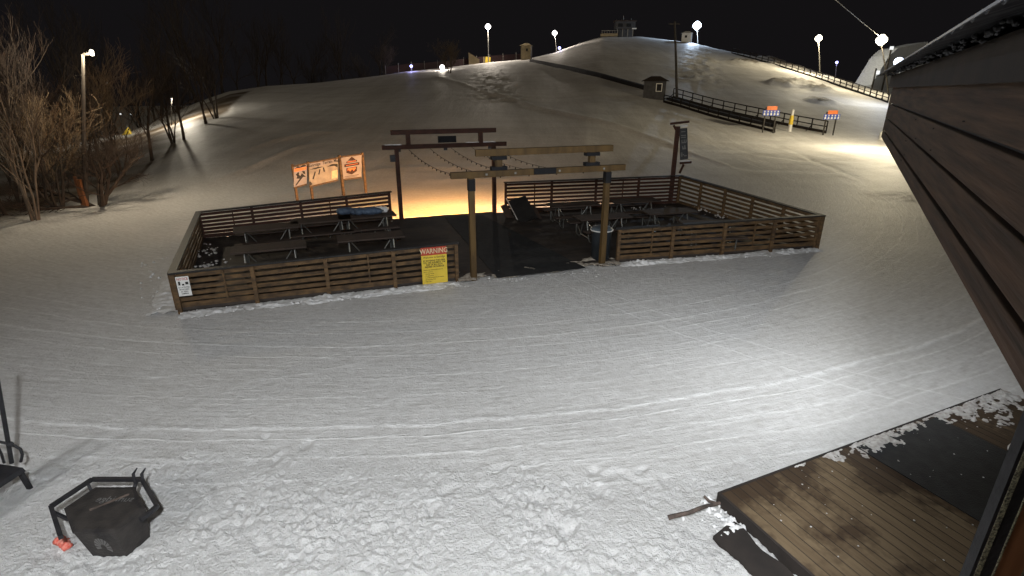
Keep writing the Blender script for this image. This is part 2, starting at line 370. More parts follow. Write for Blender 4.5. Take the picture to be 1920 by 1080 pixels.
# ------------------------------------------------------------------ surveyed corners of the terrace
NL, NR = Vector((-1.03, 13.52, 0)), Vector((2.61, 14.77, 0))       # near gate posts
FLp, FRp = Vector((-4.29, 20.34, 0)), Vector((-.72, 21.57, 0))     # far gate posts
A1, A2 = Vector((-7.61, 11.32, 0)), Vector((-1.48, 13.45, 0))      # near left fence
B1, B2 = Vector((-10.40, 17.45, 0)), Vector((-4.67, 20.28, 0))     # back left fence
C1, C2 = Vector((-.24, 21.57, 0)), Vector((7.35, 23.4, 0))         # back right fence
D1, D2 = Vector((3.08, 15.03, 0)), Vector((9.80, 16.61, 0))        # near right fence
DZ = .10                                                           # deck level
# lodge deck frame
LD0 = Vector((2.57, 5.25, 0)); LE = Vector((.9163, .4004, 0)); LF = Vector((.4004, -.9163, 0))
def LP(a, b, z=0): return LD0 + LE * a + LF * b + Vector((0, 0, z))

# ------------------------------------------------------------------ ground sheet
def rough_at(x, y):
    edge = 6.1 + .55 * noise.noise(Vector((x * .55, y * .55, 3))) + (-.5 if x > 0 else 0) * min(1, x / 2)
    r = 1 - sstep((y - edge + .5) / 1.0)
    a = (Vector((x, y, 0)) - LD0).dot(LE); b = (Vector((x, y, 0)) - LD0).dot(LF)
    r2 = .45 * (1 - sstep((abs(b + .25) - .15) / .35)) if a > -.2 and b < .4 else 0
    # churned strip along the terrace's outer edges
    for P, Q, w in ((A1, A2, .5), (D1, D2, .45), (A1, B1, .9)):
        d = (Q - P); t = max(0, min(1, (Vector((x, y, 0)) - P).dot(d) / d.length_squared)); dist = (Vector((x, y, 0)) - (P + d * t)).length
        r2 = max(r2, .55 * (1 - sstep((dist - w * .4) / w)))
    return max(r, r2)
PATCH = [(G(1270, 248), 9, 2.2), (G(1690, 368), 2.0, .9), (G(1700, 315), 1.6, .7), (G(1420, 462), 1.2, .5)]
LUMPS = []
for px, py, s, a in ((1465, 158, 2.6, 1.1), (1500, 155, 3, .9), (1535, 168, 2.4, 1.0), (1540, 190, 2, .7), (1455, 112, 4, 1.2), (1480, 125, 4, 1.0), (1400, 118, 4, 1.0)):
    q = hit(px, py); LUMPS.append((q.x, q.y, s, a))
SPINE = [hit(915 + 2*i, y) for i, y in enumerate(range(124, 182, 8))]
SPINE2 = [hit(1308 + (i % 2)*6, y) for i, y in enumerate(range(84, 156, 8))]
HT = []
for pl, am in (([(800,140),(900,172),(1000,200),(1100,222),(1250,268),(1400,325)], .16), ([(380,345),(480,310),(560,275),(640,262)], .11), ([(420,300),(520,262),(590,247),(680,250)], .10), ([(1368,274),(1420,289),(1500,299),(1600,301),(1690,290)], -.10), ([(1380,268),(1440,262),(1520,262),(1600,270)], -.08), ([(1440,262),(1540,306),(1640,350)], -.08), ([(1290,305),(1420,318),(1560,322),(1680,318)], -.06), ([(640,330),(720,318),(840,314),(940,318)], .07), ([(780,340),(860,335),(940,338),(1040,325)], .06)):
    q = [hit(*p) for p in pl]; HT.append(([math.atan2(p.x, p.y) for p in q], [math.hypot(p.x, p.y) for p in q], am))
rb = random.Random(77); BOOT = []
for k in range(13):                       # walking lines through the churned snow
    x_, y_ = rb.uniform(-5.2, 2.2), rb.uniform(3.6, 6.0); h_ = rb.uniform(-1, 1) + (1.57 if rb.random() < .5 else 0)
    for q in range(rb.randint(4, 9)):
        sd = .11 if q % 2 else -.11
        BOOT.append((x_ + math.cos(h_)*.38*q - math.sin(h_)*sd, y_ + math.sin(h_)*.38*q + math.cos(h_)*sd, math.cos(h_), math.sin(h_), rb.uniform(.014, .034)))
def boot(x, y):
    z = 0
    for bx, by, c_, s_, dp in BOOT:
        dx, dy = x - bx, y - by
        if abs(dx) < .3 and abs(dy) < .3:
            e = ((dx*c_ + dy*s_)/.16)**2 + ((-dx*s_ + dy*c_)/.075)**2
            if e < 4: z += -dp*math.exp(-e*e*1.2) + .18*dp*math.exp(-(e - 1.9)**2*3)
    return z
def ground_z(x, y):
    z = base_z(x, y); D = math.hypot(x, y); rg = 0
    if 26 < D < 150:
        a_ = math.atan2(x, y)
        for ta, td, am in HT:
            if ta[0] < a_ < ta[-1]:
                e = (D - interp(a_, ta, td)) / (.016 * D + .15)
                if abs(e) < 2.5: z += am * math.exp(-e*e) * min(1, (a_ - ta[0])*12, (ta[-1] - a_)*12) * (D/45)
    if D < 60:
        v = Vector((x, y, 0)); rg = rough_at(x, y) if D < 30 else 0
        z += .012 * noise.noise(v * .6) + .006 * noise.noise(v * 2.3)
        if rg > 0.01:
            n1 = noise.noise(v * 4.2 + Vector((5, 0, 0))); n2 = noise.noise(v * 9.5); n3 = noise.noise(v * 17)
            z += boot(x, y) if 3 < y < 7 else 0; am_ = max(.25, .75 + .9 * noise.noise(v * 1.1 + Vector((0, 7, 0)))); z += .85 * rg * (.028 * noise.noise(v * 1.7) + am_ * (.030 * n1 + .062 * abs(n2) + .040 * n3 - .010))
        for c, r, st in PATCH:
            dd = math.hypot(x - c.x, (y - c.y) * (1 if r < 5 else 1.6))
            if dd < r: 
                k = sstep((r - dd) / r * 2.2); z += k * .06 * (.5 + .9 * noise.noise(v * 2.6) + .6 * noise.noise(v * 6)); rg = max(rg, .5 * k)
    else:
        v = Vector((x, y, 0))
        z += .10 * noise.noise(v * .11) * sstep((D - 60) / 30)
        for lx, ly, s, a in LUMPS:
            dd = math.hypot(x - lx, y - ly)
            if dd < s * 1.5: z += a * sstep(1.5 - dd / s) * (.6 + .5 * noise.noise(v * .9))
        for sp, wd in ((SPINE, 6.0), (SPINE2, 6.0)):
            dm = min(math.hypot(x - q.x, (y - q.y) * .55) for q in sp)
            if dm < wd: z += .42 * sstep((wd - dm) / wd) * (noise.noise(v * .55) + .8 * noise.noise(v * 1.3))
    return z, rg
def bare_shade_at(x, y):
    # left snow bank's shade painted brown, bare lumps on the right slope
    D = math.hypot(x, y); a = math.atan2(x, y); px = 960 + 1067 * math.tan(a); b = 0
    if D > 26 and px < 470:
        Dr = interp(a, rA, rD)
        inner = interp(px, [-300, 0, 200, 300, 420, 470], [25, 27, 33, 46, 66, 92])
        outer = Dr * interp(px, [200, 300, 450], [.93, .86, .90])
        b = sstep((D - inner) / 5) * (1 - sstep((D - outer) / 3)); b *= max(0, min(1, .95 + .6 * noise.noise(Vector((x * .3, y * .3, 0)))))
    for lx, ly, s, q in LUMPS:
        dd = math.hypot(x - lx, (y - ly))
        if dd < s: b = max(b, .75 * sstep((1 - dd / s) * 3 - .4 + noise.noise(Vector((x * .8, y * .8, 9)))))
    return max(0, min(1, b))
rings = []
d = 1.6
while d < 470:
    rings.append(d); d += max(.028, d * .0056 if d < 9 else d * .0085)
angs = []
t = -180.0
while t < 180:
    angs.append(t); t += .22 if -50 <= t < 50 else (2.0 if abs(t) < 80 else 8.0)
nA = len(angs); verts, roughs, bare_shades = [], [], []
ct = [(math.sin(R(q)), math.cos(R(q))) for q in angs]
for D in rings:
    for sx, cx in ct:
        x, y = D * sx, D * cx
        if y > -2 and abs(x) < y * 1.25 + 4: z, rg = ground_z(x, y); bare_shades.append(bare_shade_at(x, y) if D > 25 else 0.0)
        else: z, rg = base_z(x, y) if y > 0 else 0.0, 0; bare_shades.append(0.0)
        verts.append((x, y, z)); roughs.append(rg)
faces = []
for i in range(len(rings) - 1):
    for k in range(nA):
        k2 = (k + 1) % nA; faces.append((i*nA+k, i*nA+k2, (i+1)*nA+k2, (i+1)*nA+k))
verts.append((0, 0, 0)); roughs.append(0); bare_shades.append(0); cidx = len(verts) - 1
for k in range(nA): faces.append((cidx, (k+1) % nA, k))
me = bpy.data.meshes.new('snow_ground'); me.from_pydata(verts, [], faces)
for nm, dat in (('rough', roughs), ('bare', bare_shades)):
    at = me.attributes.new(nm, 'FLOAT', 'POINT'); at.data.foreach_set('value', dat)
for p in me.polygons: p.use_smooth = True
me.flip_normals() if me.polygons[0].normal.z < 0 else None
me.materials.append(M['snow'])
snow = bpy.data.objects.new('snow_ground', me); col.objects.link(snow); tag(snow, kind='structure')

# ------------------------------------------------------------------ main terrace
deck = thing('timber_terrace', (0, 17.5, 0), 'large low dark plank seating terrace enclosed by slat fences in the snow', 'deck')
bd = (NR - NL).normalized(); ang = math.atan2(bd.y, bd.x)
fl = MB(); outline = [A1, A2, D1, D2, C2, C1, B2, B1]
inv = Matrix.Rotation(-ang, 3, 'Z')
loc = [inv @ (p - Vector((0, 17.5, 0))) for p in outline]
fl.prism([(p.x, p.y) for p in loc], DZ - .06, DZ)
flo = fl.build('floor_boards', M['main_deck'], None); flo.parent = deck; flo.rotation_euler = (0, 0, ang)
sk = MB()
for P, Q in zip(outline, outline[1:] + outline[:1]):
    if (P, Q) == (A2, D1): continue
    dn = (Q - P).normalized(); nrm = Vector((dn.y, -dn.x, 0)) * -.05
    sk.beam(P + nrm + Vector((0, 0, -.08)), Q + nrm + Vector((0, 0, -.08)), .04, .22)
sk.build('skirt_board', M['lodge_dark'], deck)

def fence(P, Q, z0, h0, h1, npost, side, label, stile=True, woodm='fence_wood', nsl=6, tilt=0, skirt=True):
    P, Q = Vector(P), Vector(Q); t = thing('slat_fence', P, label, 'fence'); d = (Q - P); L = d.length; u = d / L; nrm = Vector((-u.y, u.x, 0)) * side
    up = Vector((0, 0, 1))
    MB().beam(P + up*(h0 + .02) - u*.08, Q + up*(h1 + .02) + u*.08, .17, .04).build('top_rail', M['cap_wood'], t)
    sl = MB(); lowest = .16
    for k in range(nsl):
        f0 = lowest + (h0 - .06 - lowest) * k / (nsl - 1) * .99; f1 = lowest + (h1 - .06 - lowest) * k / (nsl - 1) * .99
        off = nrm * .0
        jt = .010 * math.sin(k*37.1 + P.x*9); f0 += jt; f1 -= jt*.6
        sl.beam(P + up*f0 + off, Q + up*f1 + off, .025, .09 if k else .12)
    sl.build('slat_panel', M[woodm], t)
    for i in range(npost):
        f = i / (npost - 1); b = P + d*f + nrm*.062; hh = lerp(h0, h1, f)
        MB().beam(b + up*-.12, b + up*hh, .09, .09, up=u).build('post', M[woodm], t, bevel=.006)
        if stile and i < npost - 1 and i % 2 == 0:
            b2 = P + d*((i + .62) / (npost - 1)) + nrm*.03
            MB().beam(b2 + up*.25, b2 + up*(lerp(h0, h1, f) - .03), .05, .035, up=u).build('stile', M[woodm], t)
    return t
fence(A1, A2, 0, .93, 1.04, 5, -1, 'front left slat fence of the terrace carrying the notice and warning signs')
fence(A1 + Vector((-.06, .1, 0)), B1, 0, .93, .97, 5, 1, 'left end slat fence of the terrace running away from the camera', stile=False)
fence(B1, B2, 0, .97, 1.14, 5, 1, 'back left slat fence of the terrace below the three poster boards', woodm='fence_backlit', nsl=7)
fence(C1, C2, 0, 1.28, 1.28, 5, 1, 'back right slat fence of the terrace between far gate and vertical banner', woodm='fence_backlit', nsl=8)
fence(C2, D2, 0, 1.28, 1.05, 6, -1, 'right end slat fence of the terrace slanting down towards the lodge', stile=False, nsl=7)
fence(D1, D2, 0, 1.02, 1.05, 5, -1, 'front right slat fence of the terrace beside the grey bin')

# ------------------------------------------------------------------ timber gates
def gate(Lp, Rp, h, over, rise, short, label, mt, dark_caps, up_over):
    c = (Lp + Rp) / 2; t = thing('timber_gate', c, label, 'gate'); u = (Rp - Lp).normalized(); up = Vector((0, 0, 1)); nr = Vector((u.y, -u.x, 0))
    for p in (Lp, Rp):
        ps = MB().beam(p + up*-.1, p + up*(h - .001), .15, .15, up=u).build('post', M[mt], t, bevel=.008)
        if dark_caps: sub(MB().box(p + up*(h - .17), (.17, .17, .30), math.atan2(u.y, u.x)), 'bracket', M['bracket'], ps, t)
    MB().beam(Lp - u*over + up*(h + .08), Rp + u*over + up*(h + .08), .14, .16).build('crossbeam', M[mt], t, bevel=.008)
    w = (Rp - Lp).length
    for k in short:
        p = Lp + u*(w*k)
        s_ = MB().beam(p + up*(h + .16), p + up*(h + rise), .14, .16, up=u).build('strut', M[mt], t)
        if dark_caps:
            sub(MB().box(p + up*(h + .21), (.42, .17, .09), math.atan2(u.y, u.x)).box(p + up*(h + rise - .05), (.40, .17, .09), math.atan2(u.y, u.x)), 'bracket', M['bracket'], s_, t)
    MB().beam(Lp + u*(w*short[0] - up_over) + up*(h + rise + .085), Lp + u*(w*short[1] + up_over) + up*(h + rise + .085), .14, .17).build('upper_beam', M[mt], t, bevel=.008)
    return t, u, up, nr
t, u, up, nr = gate(NL, NR, 2.72, .52, .52, (.19, .87), 'near gate of pale timber beams with dark metal brackets', 'timber', True, .60)
c = (NL + NR) / 2
MB().box(c + up*2.81 + nr*.08 + u*.05, (.62, .03, .15), math.atan2(u.y, u.x)).build('name_plate', M['bracket'], t)
for k in (.10, .30, .62, .96):
    p = NL + u * ((NR - NL).length * k) + up*2.80 + nr*.078; MB().box(p, (.05, .03, .05), math.atan2(u.y, u.x)).build('bolt', M['pole_metal'], t)
t, u, up, nr = gate(FLp, FRp, 2.72, .52, .52, (.12, .86), 'far gate of dark red brown beams against the glowing snow', 'fence_backlit', False, .62)
c = (FLp + FRp) / 2
MB().box(c + up*3.04 + nr*.09 + u*.02, (.70, .04, .24), math.atan2(u.y, u.x)).build('name_plate', M['bracket'], t)
fx = FLp + up*2.40 - u*.16
fk = MB().box(fx, (.20, .14, .24), math.atan2(u.y, u.x)).build('floodlight', M['black_metal'], t)
sub(MB().tube([FLp + up*2.4, fx], .03, 6), 'bracket', M['black_metal'], fk, t)
for q_, w_ in ((1.35, 1.2), (-2.0, .6)): MB().box(c + up*2.895 + u*q_, (w_, .1, .03), math.atan2(u.y, u.x)).build('snow_cap', M['snow_lump'], t)

# string lights between the gates
labels = ['string of small bulbs, leftmost of those sagging between the gates', 'second string of small bulbs from the left between the gates',
          'third string of small bulbs, drawn between the two gate heads', 'fourth string of small bulbs behind the near gate upper beam', 'rightmost string of small bulbs hanging behind the near gate']
for i in range(5):
    f = i / 4; a = lerp(FLp, FRp, .12 + .86*f) + Vector((0, 0, 2.70)); b = lerp(NL, NR, .04 + .84*f) + Vector((0, 0, 2.74))
    t = thing('string_lights', a, labels[i], 'string lights', 'strings of bulbs between the two gates')
    pts = [lerp(a, b, k/16) - Vector((0, 0, .26 * 4 * (k/16) * (1 - k/16))) for k in range(17)]
    MB().tube(pts, .009, 4).build('cable', M['ink'], t)
    for k in range(1, 16):
        p = pts[k]; MB().lathe(p - Vector((0, 0, .085)), [(.008, .02), (.019, .035), (.018, .055), (.008, .08)], 6).build('bulb', M['bracket'], t, smooth=True)

# ------------------------------------------------------------------ picnic tables
def table(loc, rz, label, tilt=None):
    t = thing('picnic_table', (0, 0, 0), label, 'picnic table', 'picnic tables on the terrace')
    for k in range(5): pass
    tp = MB()
    for k in range(5): tp.box((0, -.30 + .15*k, .74), (1.85, .14, .04))
    tp.build('tabletop', M['table_wood'], t)
    for s in (-1, 1):
        b = MB()
        for k in range(2): b.box((0, s*(.62 + .145*k), .44), (1.85, .135, .04))
        b.build('bench', M['table_wood'], t)
    for s in (-1, 1):
        x = s * .62; b = MB()
        for q in (-1, 1):
            b.tube([(x, q*.10, .71), (x, q*.22, .40), (x, q*.34, .10), (x, q*.42, .03), (x, q*.62, .03), (x, q*.70, .08), (x, q*.72, .40)], .022, 6)
            b.tube([(x, q*.32, .16), (x, q*.74, .41)], .016, 5)
        b.tube([(x, -.34, .12), (x, .34, .12)], .018, 5); b.tube([(x, 0, .70), (x - s*.42, 0, .12)], .016, 5)
        b.build('tube_frame', M['tube'], t)
    t.location = loc; t.rotation_euler = (tilt or 0, 0, rz)
    return t
da = ang
def TP(px, py): p = G(px, py, .84); p.z = DZ; return p
table(TP(500, 426), da + .10, 'picnic table at the left end of the row along the back left fence')
table(TP(602, 412), da + .06, 'middle picnic table along the back left fence below the poster boards')
table(TP(688, 404), da + .04, 'picnic table carrying the blue tarp beside the far gate')
table(TP(505, 463), da + .04, 'picnic table in the front row nearest the left end fence')
table(TP(695, 443), da, 'picnic table in the front row left of the walkway')
table(TP(1075, 383), da - .08, 'picnic table along the back right fence just right of the upended one')
table(TP(1190, 376), da - .10, 'picnic table by the back right fence seen right of the near gate post')
table(TP(1130, 406), da - .05, 'picnic table in the middle row directly behind the grey bin')
table(TP(1255, 396), da - .1, 'picnic table in the middle row in front of the vertical banner')
table(TP(1330, 418), da - .3, 'snow dusted picnic table near the right end fence')
pa_ = G(990, 414, DZ + .02); pb_ = AY(968, 373, pa_.y + 1.0); dd_ = (pb_ - pa_).normalized(); wv = Vector((math.cos(-.15), math.sin(-.15), 0)); nv = wv.cross(dd_).normalized()
if nv.y > 0: nv = -nv
Lt = (pb_ - pa_).length; ut = thing('upended_table', pa_, 'upended picnic table leaning beside the far gate, dark top showing with snowy left edge', 'picnic table')
MB().beam(pa_, pb_, .78, .05, up=nv).build('tabletop', M['cap_wood'], ut)
MB().beam(pa_ - wv*.40 + nv*.01, pb_ - wv*.40 + nv*.01, .03, .06, up=nv).build('snow_edge', M['thin_snow'], ut)
for q_ in (-.62, .62): MB().beam(pa_ + wv*q_*.9 - nv*.32 + dd_*.15, pb_ + wv*q_*.9 - nv*.32 - dd_*.05, .26, .04, up=nv).build('bench', M['table_wood'], ut)
for f_ in (.25, .78):
    b_ = lerp(pa_, pb_, f_); MB().tube([b_ - nv*.03 - wv*.2, b_ - nv*.34 - wv*.42, b_ - nv*.70 - wv*.30, b_ - nv*.70 + wv*.30, b_ - nv*.34 + wv*.42, b_ - nv*.03 + wv*.2], .022, 6).build('tube_frame', M['tube'], ut)

# tarp, bag
p = TP(672, 402); tz = DZ + .76
tm = MB()
for k in range(9): tm.blob((p.x - .55 + .15*k, p.y + .05*math.sin(k), tz + .09), .19 + .03*math.sin(k*2.1), .62, k, 10)
tag(tm.build('blue_tarp', M['blue_tarp'], None, smooth=True, loc=(p.x, p.y, tz)), 'crumpled dark blue tarp heaped on the table by the far gate', 'tarp')
p = TP(712, 399); tm = MB()
for k in range(4): tm.blob((p.x + .10*k - .15, p.y + .03*k, tz + .08), .14, .8, k + 20, 9)
tag(tm.build('snowy_bag', M['snow_lump'], None, smooth=True, loc=(p.x, p.y, tz)), 'lumpy white bag on the table end right of the blue tarp', 'bag')
# rubber runway
cN, cF = (NL + NR) / 2 + Vector((.1, -.3, 0)), (FLp + FRp) / 2 + Vector((0.2, -.3, 0))
uu = (NR - NL).normalized()
rm = MB(); rm.add([cN - uu*1.35 + Vector((0,0,DZ+.012)), cN + uu*1.25 + Vector((0,0,DZ+.012)), cF + uu*1.15 + Vector((0,0,DZ+.012)), cF - uu*.35 + Vector((0,0,DZ+.012)),
                   cN - uu*1.35 + Vector((0,0,DZ+.001)), cN + uu*1.25 + Vector((0,0,DZ+.001)), cF + uu*1.15 + Vector((0,0,DZ+.001)), cF - uu*.35 + Vector((0,0,DZ+.001))],
                  [(0,1,2,3),(7,6,5,4),(0,4,5,1),(1,5,6,2),(2,6,7,3),(3,7,4,0)])
tag(rm.build('rubber_mat', M['rubber'], None), 'long black rubber walkway mat across the terrace between both gates', 'mat')

# bins
def bin_(loc, label, rz=0, s=1.0):
    t = thing('waste_bin', loc, label, 'bin'); l = Vector(loc)
    MB().lathe(l, [(.25*s, 0), (.27*s, .02), (.30*s, .80*s), (.305*s, .86*s)], 24).build('body', M['bin_grey'], t, smooth=True)
    MB().lathe(l + Vector((0, 0, .861*s)), [(.315*s, 0), (.315*s, .05*s), (.24*s, .10*s), (.10*s, .13*s)], 24).build('lid', M['bin_lid'], t, smooth=True)
    rim = MB(); rim.tube([l + Vector((.325*s*math.cos(q), .325*s*math.sin(q), .875*s)) for q in [2*math.pi*k/28 for k in range(29)]], .016, 6, False); rim.build('rim', M['white_paint'], t, smooth=True)
    return t
p = G(1125, 484, DZ); bin_((p.x, p.y, DZ), 'dark grey round bin with white rim behind the near gate right post')

# ------------------------------------------------------------------ signs
up = Vector((0, 0, 1))
# three poster boards
sP0, sP1 = hit(548, 378), hit(680, 362)
hs = thing('poster_board', (sP0 + sP1) / 2, 'three joined poster boards on wooden posts behind the back left fence', 'sign board')
us = (sP1 - sP0); Ls = us.length; us.normalize(); us.z = 0; us.normalize(); ns = Vector((us.y, -us.x, 0))
def onboard(px, py):   # point on the board's plane
    d = ray(px, py); tq = (sP0 - Vector((0, 0, CH))).dot(ns) / d.dot(ns); return Vector((0, 0, CH)) + d * tq
for px, ty, wd in ((548, 308, .10), (577, 303, .12), (636, 291, .16), (679, 286, .10)):
    tpz = onboard(px, ty); b = Vector((tpz.x, tpz.y, zt(tpz.x, tpz.y) - .2)); MB().beam(b - ns*.0, tpz, wd, .10, up=us).build('post', M['fence_wood'], hs)
def board(px0, px1, yl0, yl1, yr0, yr1, m):
    a, b, c_, d_ = onboard(px0, yl1), onboard(px1, yr1), onboard(px1, yr0), onboard(px0, yl0)
    pn = MB(); pn.add([a + ns*.07, b + ns*.07, c_ + ns*.07, d_ + ns*.07, a + ns*.03, b + ns*.03, c_ + ns*.03, d_ + ns*.03], [(0,1,2,3),(7,6,5,4),(0,4,5,1),(1,5,6,2),(2,6,7,3),(3,7,4,0)])
    o = pn.build('poster_panel', m, hs)
    for e, f in ((a, b), (d_, c_)): sub(MB().beam(e + ns*.06, f + ns*.06, .06, .06), 'frame_rail', M['fence_wood'], o, hs)
    def at(s, t_): return lerp(lerp(a, b, s), lerp(d_, c_, s), t_) + ns*.073
    return o, at
def polys(lst, at, m, par, root, name='print', z=0):
    mb = MB()
    for pl in lst:
        n = len(pl); mb.add([at(*q) + ns*z for q in pl], [tuple(range(n))])
    return sub(mb, name, m, par, root)
o, at = board(550, 574, 312, 352, 306, 345, M['poster'])
polys([[(.04,.74),(.96,.72),(.98,.84),(.04,.88)]], at, M['orange_paint'], o, hs, 'red_band')
polys([[(.08,.90),(.30,.97),(.5,.92),(.7,.98),(.95,.93),(.95,.88),(.5,.87),(.08,.88)], [(.10,.10),(.45,.36),(.20,.40),(.30,.62),(.5,.48),(.62,.60),(.95,.36),(.72,.40),(.55,.30),(.2,.08)], [(.15,.60),(.35,.70),(.42,.60),(.28,.48)], [(.62,.70),(.85,.66),(.9,.5),(.72,.56)]], at, M['ink'], o, hs, 'dark_print', .002)
o, at = board(579, 633, 305, 350, 296, 337, M['map_paper'])
polys([[(.02,.80),(.98,.80),(.98,.985),(.02,.985)]], at, M['poster'], o, hs, 'title_band')
tb = MB(); e1 = (at(1, .5) - at(0, .5)).normalized(); e2 = (at(.5, 1) - at(.5, 0)).normalized()
text_mesh(tb, 'Sunridge  Terrain Map', .19, at(.5, .89) + ns*.004, e1, e2, ns, squeeze=.86, bold=.02); sub(tb, 'lettering', M['ink'], o, hs)
polys([[(.10,.30),(.18,.60),(.22,.58),(.15,.28)], [(.30,.45),(.34,.66),(.38,.64),(.34,.42)], [(.48,.52),(.46,.70),(.50,.70),(.54,.50)], [(.60,.70),(.78,.78),(.98,.74),(.98,.58),(.86,.68)], [(0,.72),(.3,.77),(.5,.73),(.2,.69)], [(0,.02),(.10,.08),(.05,.2),(0,.22)]], at, M['ink'], o, hs, 'slope_print', .002)
polys([[(.77,.12),(.97,.12),(.97,.48),(.77,.46)]], at, M['cream_ink'], o, hs, 'legend_box', .003)
o, at = board(639, 677, 294, 337, 289, 332, M['poster'])
polys([[(.30,.80),(.50,.96),(.70,.80)], [(.22,.70),(.78,.72),(.74,.80),(.26,.78)], [(.14,.54),(.88,.56),(.88,.68),(.14,.66)], [(.24,.48),(.76,.50),(.76,.30),(.50,.18),(.24,.28)]], at, M['fence_backlit'], o, hs, 'emblem', .002)
polys([[(.30,.46),(.70,.47),(.70,.42),(.60,.33),(.52,.42),(.42,.32),(.36,.40),(.30,.36)], [(.28,.73),(.72,.745),(.70,.77),(.30,.76)], [(.22,.59),(.80,.61),(.80,.63),(.22,.61)]], at, M['orange_paint'], o, hs, 'emblem_detail', .005)
polys([[(.15,.10),(.85,.13),(.85,.15),(.15,.12)], [(.22,.05),(.78,.08),(.78,.095),(.22,.065)]], at, M['fence_backlit'], o, hs, 'caption', .002)

# warning sign on the front left fence
ua = (A2 - A1).normalized(); na = Vector((ua.y, -ua.x, 0))
def wall_sign(name, P0, w, h, label, cat, lean=0):
    t = thing(name, P0, label, cat); return t
w0 = A1 + ua * ((A2 - A1).length - .93) + na*.13; w0.z = .05
ws = thing('warning_sign', w0, 'yellow warning sign with red header standing against the front left fence', 'sign')
def rect(o, x0, x1, y0, y1, ux, uy, nz_, th):
    m_ = MB(); m_.prism([(x0, y0), (x1, y0), (x1, y1), (x0, y1)], -th, 0, o, ux, uy, nz_); return m_
W, Hh = .66, .98
rect(w0, 0, W, 0, Hh - .21, ua, up, na, .02).build('panel', M['yellow_paint'], ws)
rect(w0, 0, W, Hh - .21, Hh, ua, up, na, .02).build('header', M['red_paint'], ws)
tb = MB(); text_mesh(tb, 'WARNING', .185, w0 + ua*(W/2) + up*(Hh - .105), ua, up, na, squeeze=.80, bold=.015); tb.build('header_lettering', M['cream_ink'], ws)
tb = MB()
text_mesh(tb, 'Welcome to Sunridge', .075, w0 + ua*(W/2) + up*(Hh - .265), ua, up, na, squeeze=.85, bold=.01)
for k, s_ in enumerate(('BY ENTERING THIS AREA', 'YOU ARE ASSUMING THE', 'RISK OF ALL SUCH', 'INJURIES OR DAMAGE')):
    text_mesh(tb, s_, .062, w0 + ua*(W/2) + up*(Hh - .355 - .055*k), ua, up, na, squeeze=.82, bold=.03)
for k, s_ in enumerate(('Hazards may unexpectedly include, but', 'are not limited to:', '  - Changing weather', '  - Changing terrain', '  - Snowmaking equipment and obstacles', '  - Lifts and tubing lanes', '  - Other riders')):
    text_mesh(tb, s_, .040, w0 + ua*.04 + up*(Hh - .60 - .052*k), ua, up, na, 'LEFT', squeeze=.8, bold=.01)
tb.build('lettering', M['ink'], ws)
n0 = A1 + ua*.06 + na*.125; n0.z = .42
nsn = thing('notice_sign', n0, 'small white notice sign with black pictograms at the left corner of fence', 'sign')
rect(n0, 0, .26, 0, .46, ua, up, na, .012).build('panel', M['white_paint'], nsn)
tb = MB(); text_mesh(tb, 'NOTICE', .085, n0 + ua*.13 + up*.40, ua, up, na, squeeze=.72, bold=.02); tb.build('header_lettering', M['red_paint'], nsn)
tb = MB()
for k, s_ in enumerate(('ALL ACTIVITIES', 'MONITORED', 'BY VIDEO', 'CAMERAS')): text_mesh(tb, s_, .042, n0 + ua*.13 + up*(.205 - .05*k), ua, up, na, squeeze=.78, bold=.02)
for x0, x1, y0, y1 in ((.035, .075, .26, .35), (.105, .15, .25, .29), (.175, .235, .27, .33)):
    tb.add([n0 + ua*x0 + up*y0 + na*.003, n0 + ua*x1 + up*y0 + na*.003, n0 + ua*x1 + up*y1 + na*.003, n0 + ua*x0 + up*y1 + na*.003], [(0,1,2,3)])
tb.build('lettering', M['ink'], nsn)

# vertical banner on a post at the back right corner
Yb = 23.5; b0 = AY(1274, 386, Yb); b0.z = 0
bs = thing('hanging_banner', b0, 'tall timber post with vertical grey banner at the terrace back corner', 'sign')
def BA(px, py): return AY(px, py, Yb)
q = BA(1272, 230)
MB().beam((q.x, q.y, -.1), (q.x, q.y, BA(1272, 237).z), .16, .16, up=(1,0,0)).build('post', M['fence_backlit'], bs)
MB().beam(BA(1257, 232), BA(1292, 228), .12, .09).build('crossbeam', M['fence_backlit'], bs)
MB().beam(BA(1275, 306), BA(1296, 304), .12, .08).build('lower_arm', M['fence_backlit'], bs)
MB().beam(BA(1263, 235), BA(1271, 250), .07, .08).build('brace', M['fence_backlit'], bs); MB().beam(BA(1282, 308), BA(1274, 325), .07, .08).build('brace', M['fence_backlit'], bs)
bq = [BA(1275, 300), BA(1290, 298), BA(1288.5, 240), BA(1274, 241)]
bp_ = MB(); bp_.add([v + Vector((0, -.015, 0)) for v in bq] + [v + Vector((0, .015, 0)) for v in bq], [(0,1,2,3),(7,6,5,4),(0,4,5,1),(1,5,6,2),(2,6,7,3),(3,7,4,0)])
bo_ = bp_.build('banner', M['hut_wall'], bs)
def bat(s, t_): return lerp(lerp(bq[0], bq[1], s), lerp(bq[3], bq[2], s), t_) + Vector((0, -.02, 0))
gl = MB()
for s0, s1, t0, t1 in ((.12,.3,.10,.24),(.34,.5,.14,.18),(.5,.85,.10,.14),(.30,.75,.33,.38),(.3,.42,.38,.44),(.55,.7,.38,.46),(.2,.8,.53,.57),(.2,.34,.57,.64),(.5,.62,.57,.64),(.75,.88,.55,.64),(.15,.8,.70,.73),(.15,.8,.76,.79),(.2,.75,.88,.91)):
    gl.add([bat(s0, t0), bat(s1, t0), bat(s1, t1), bat(s0, t1)], [(0,1,2,3)])
sub(gl, 'lettering', M['banner_ink'], bo_, bs)
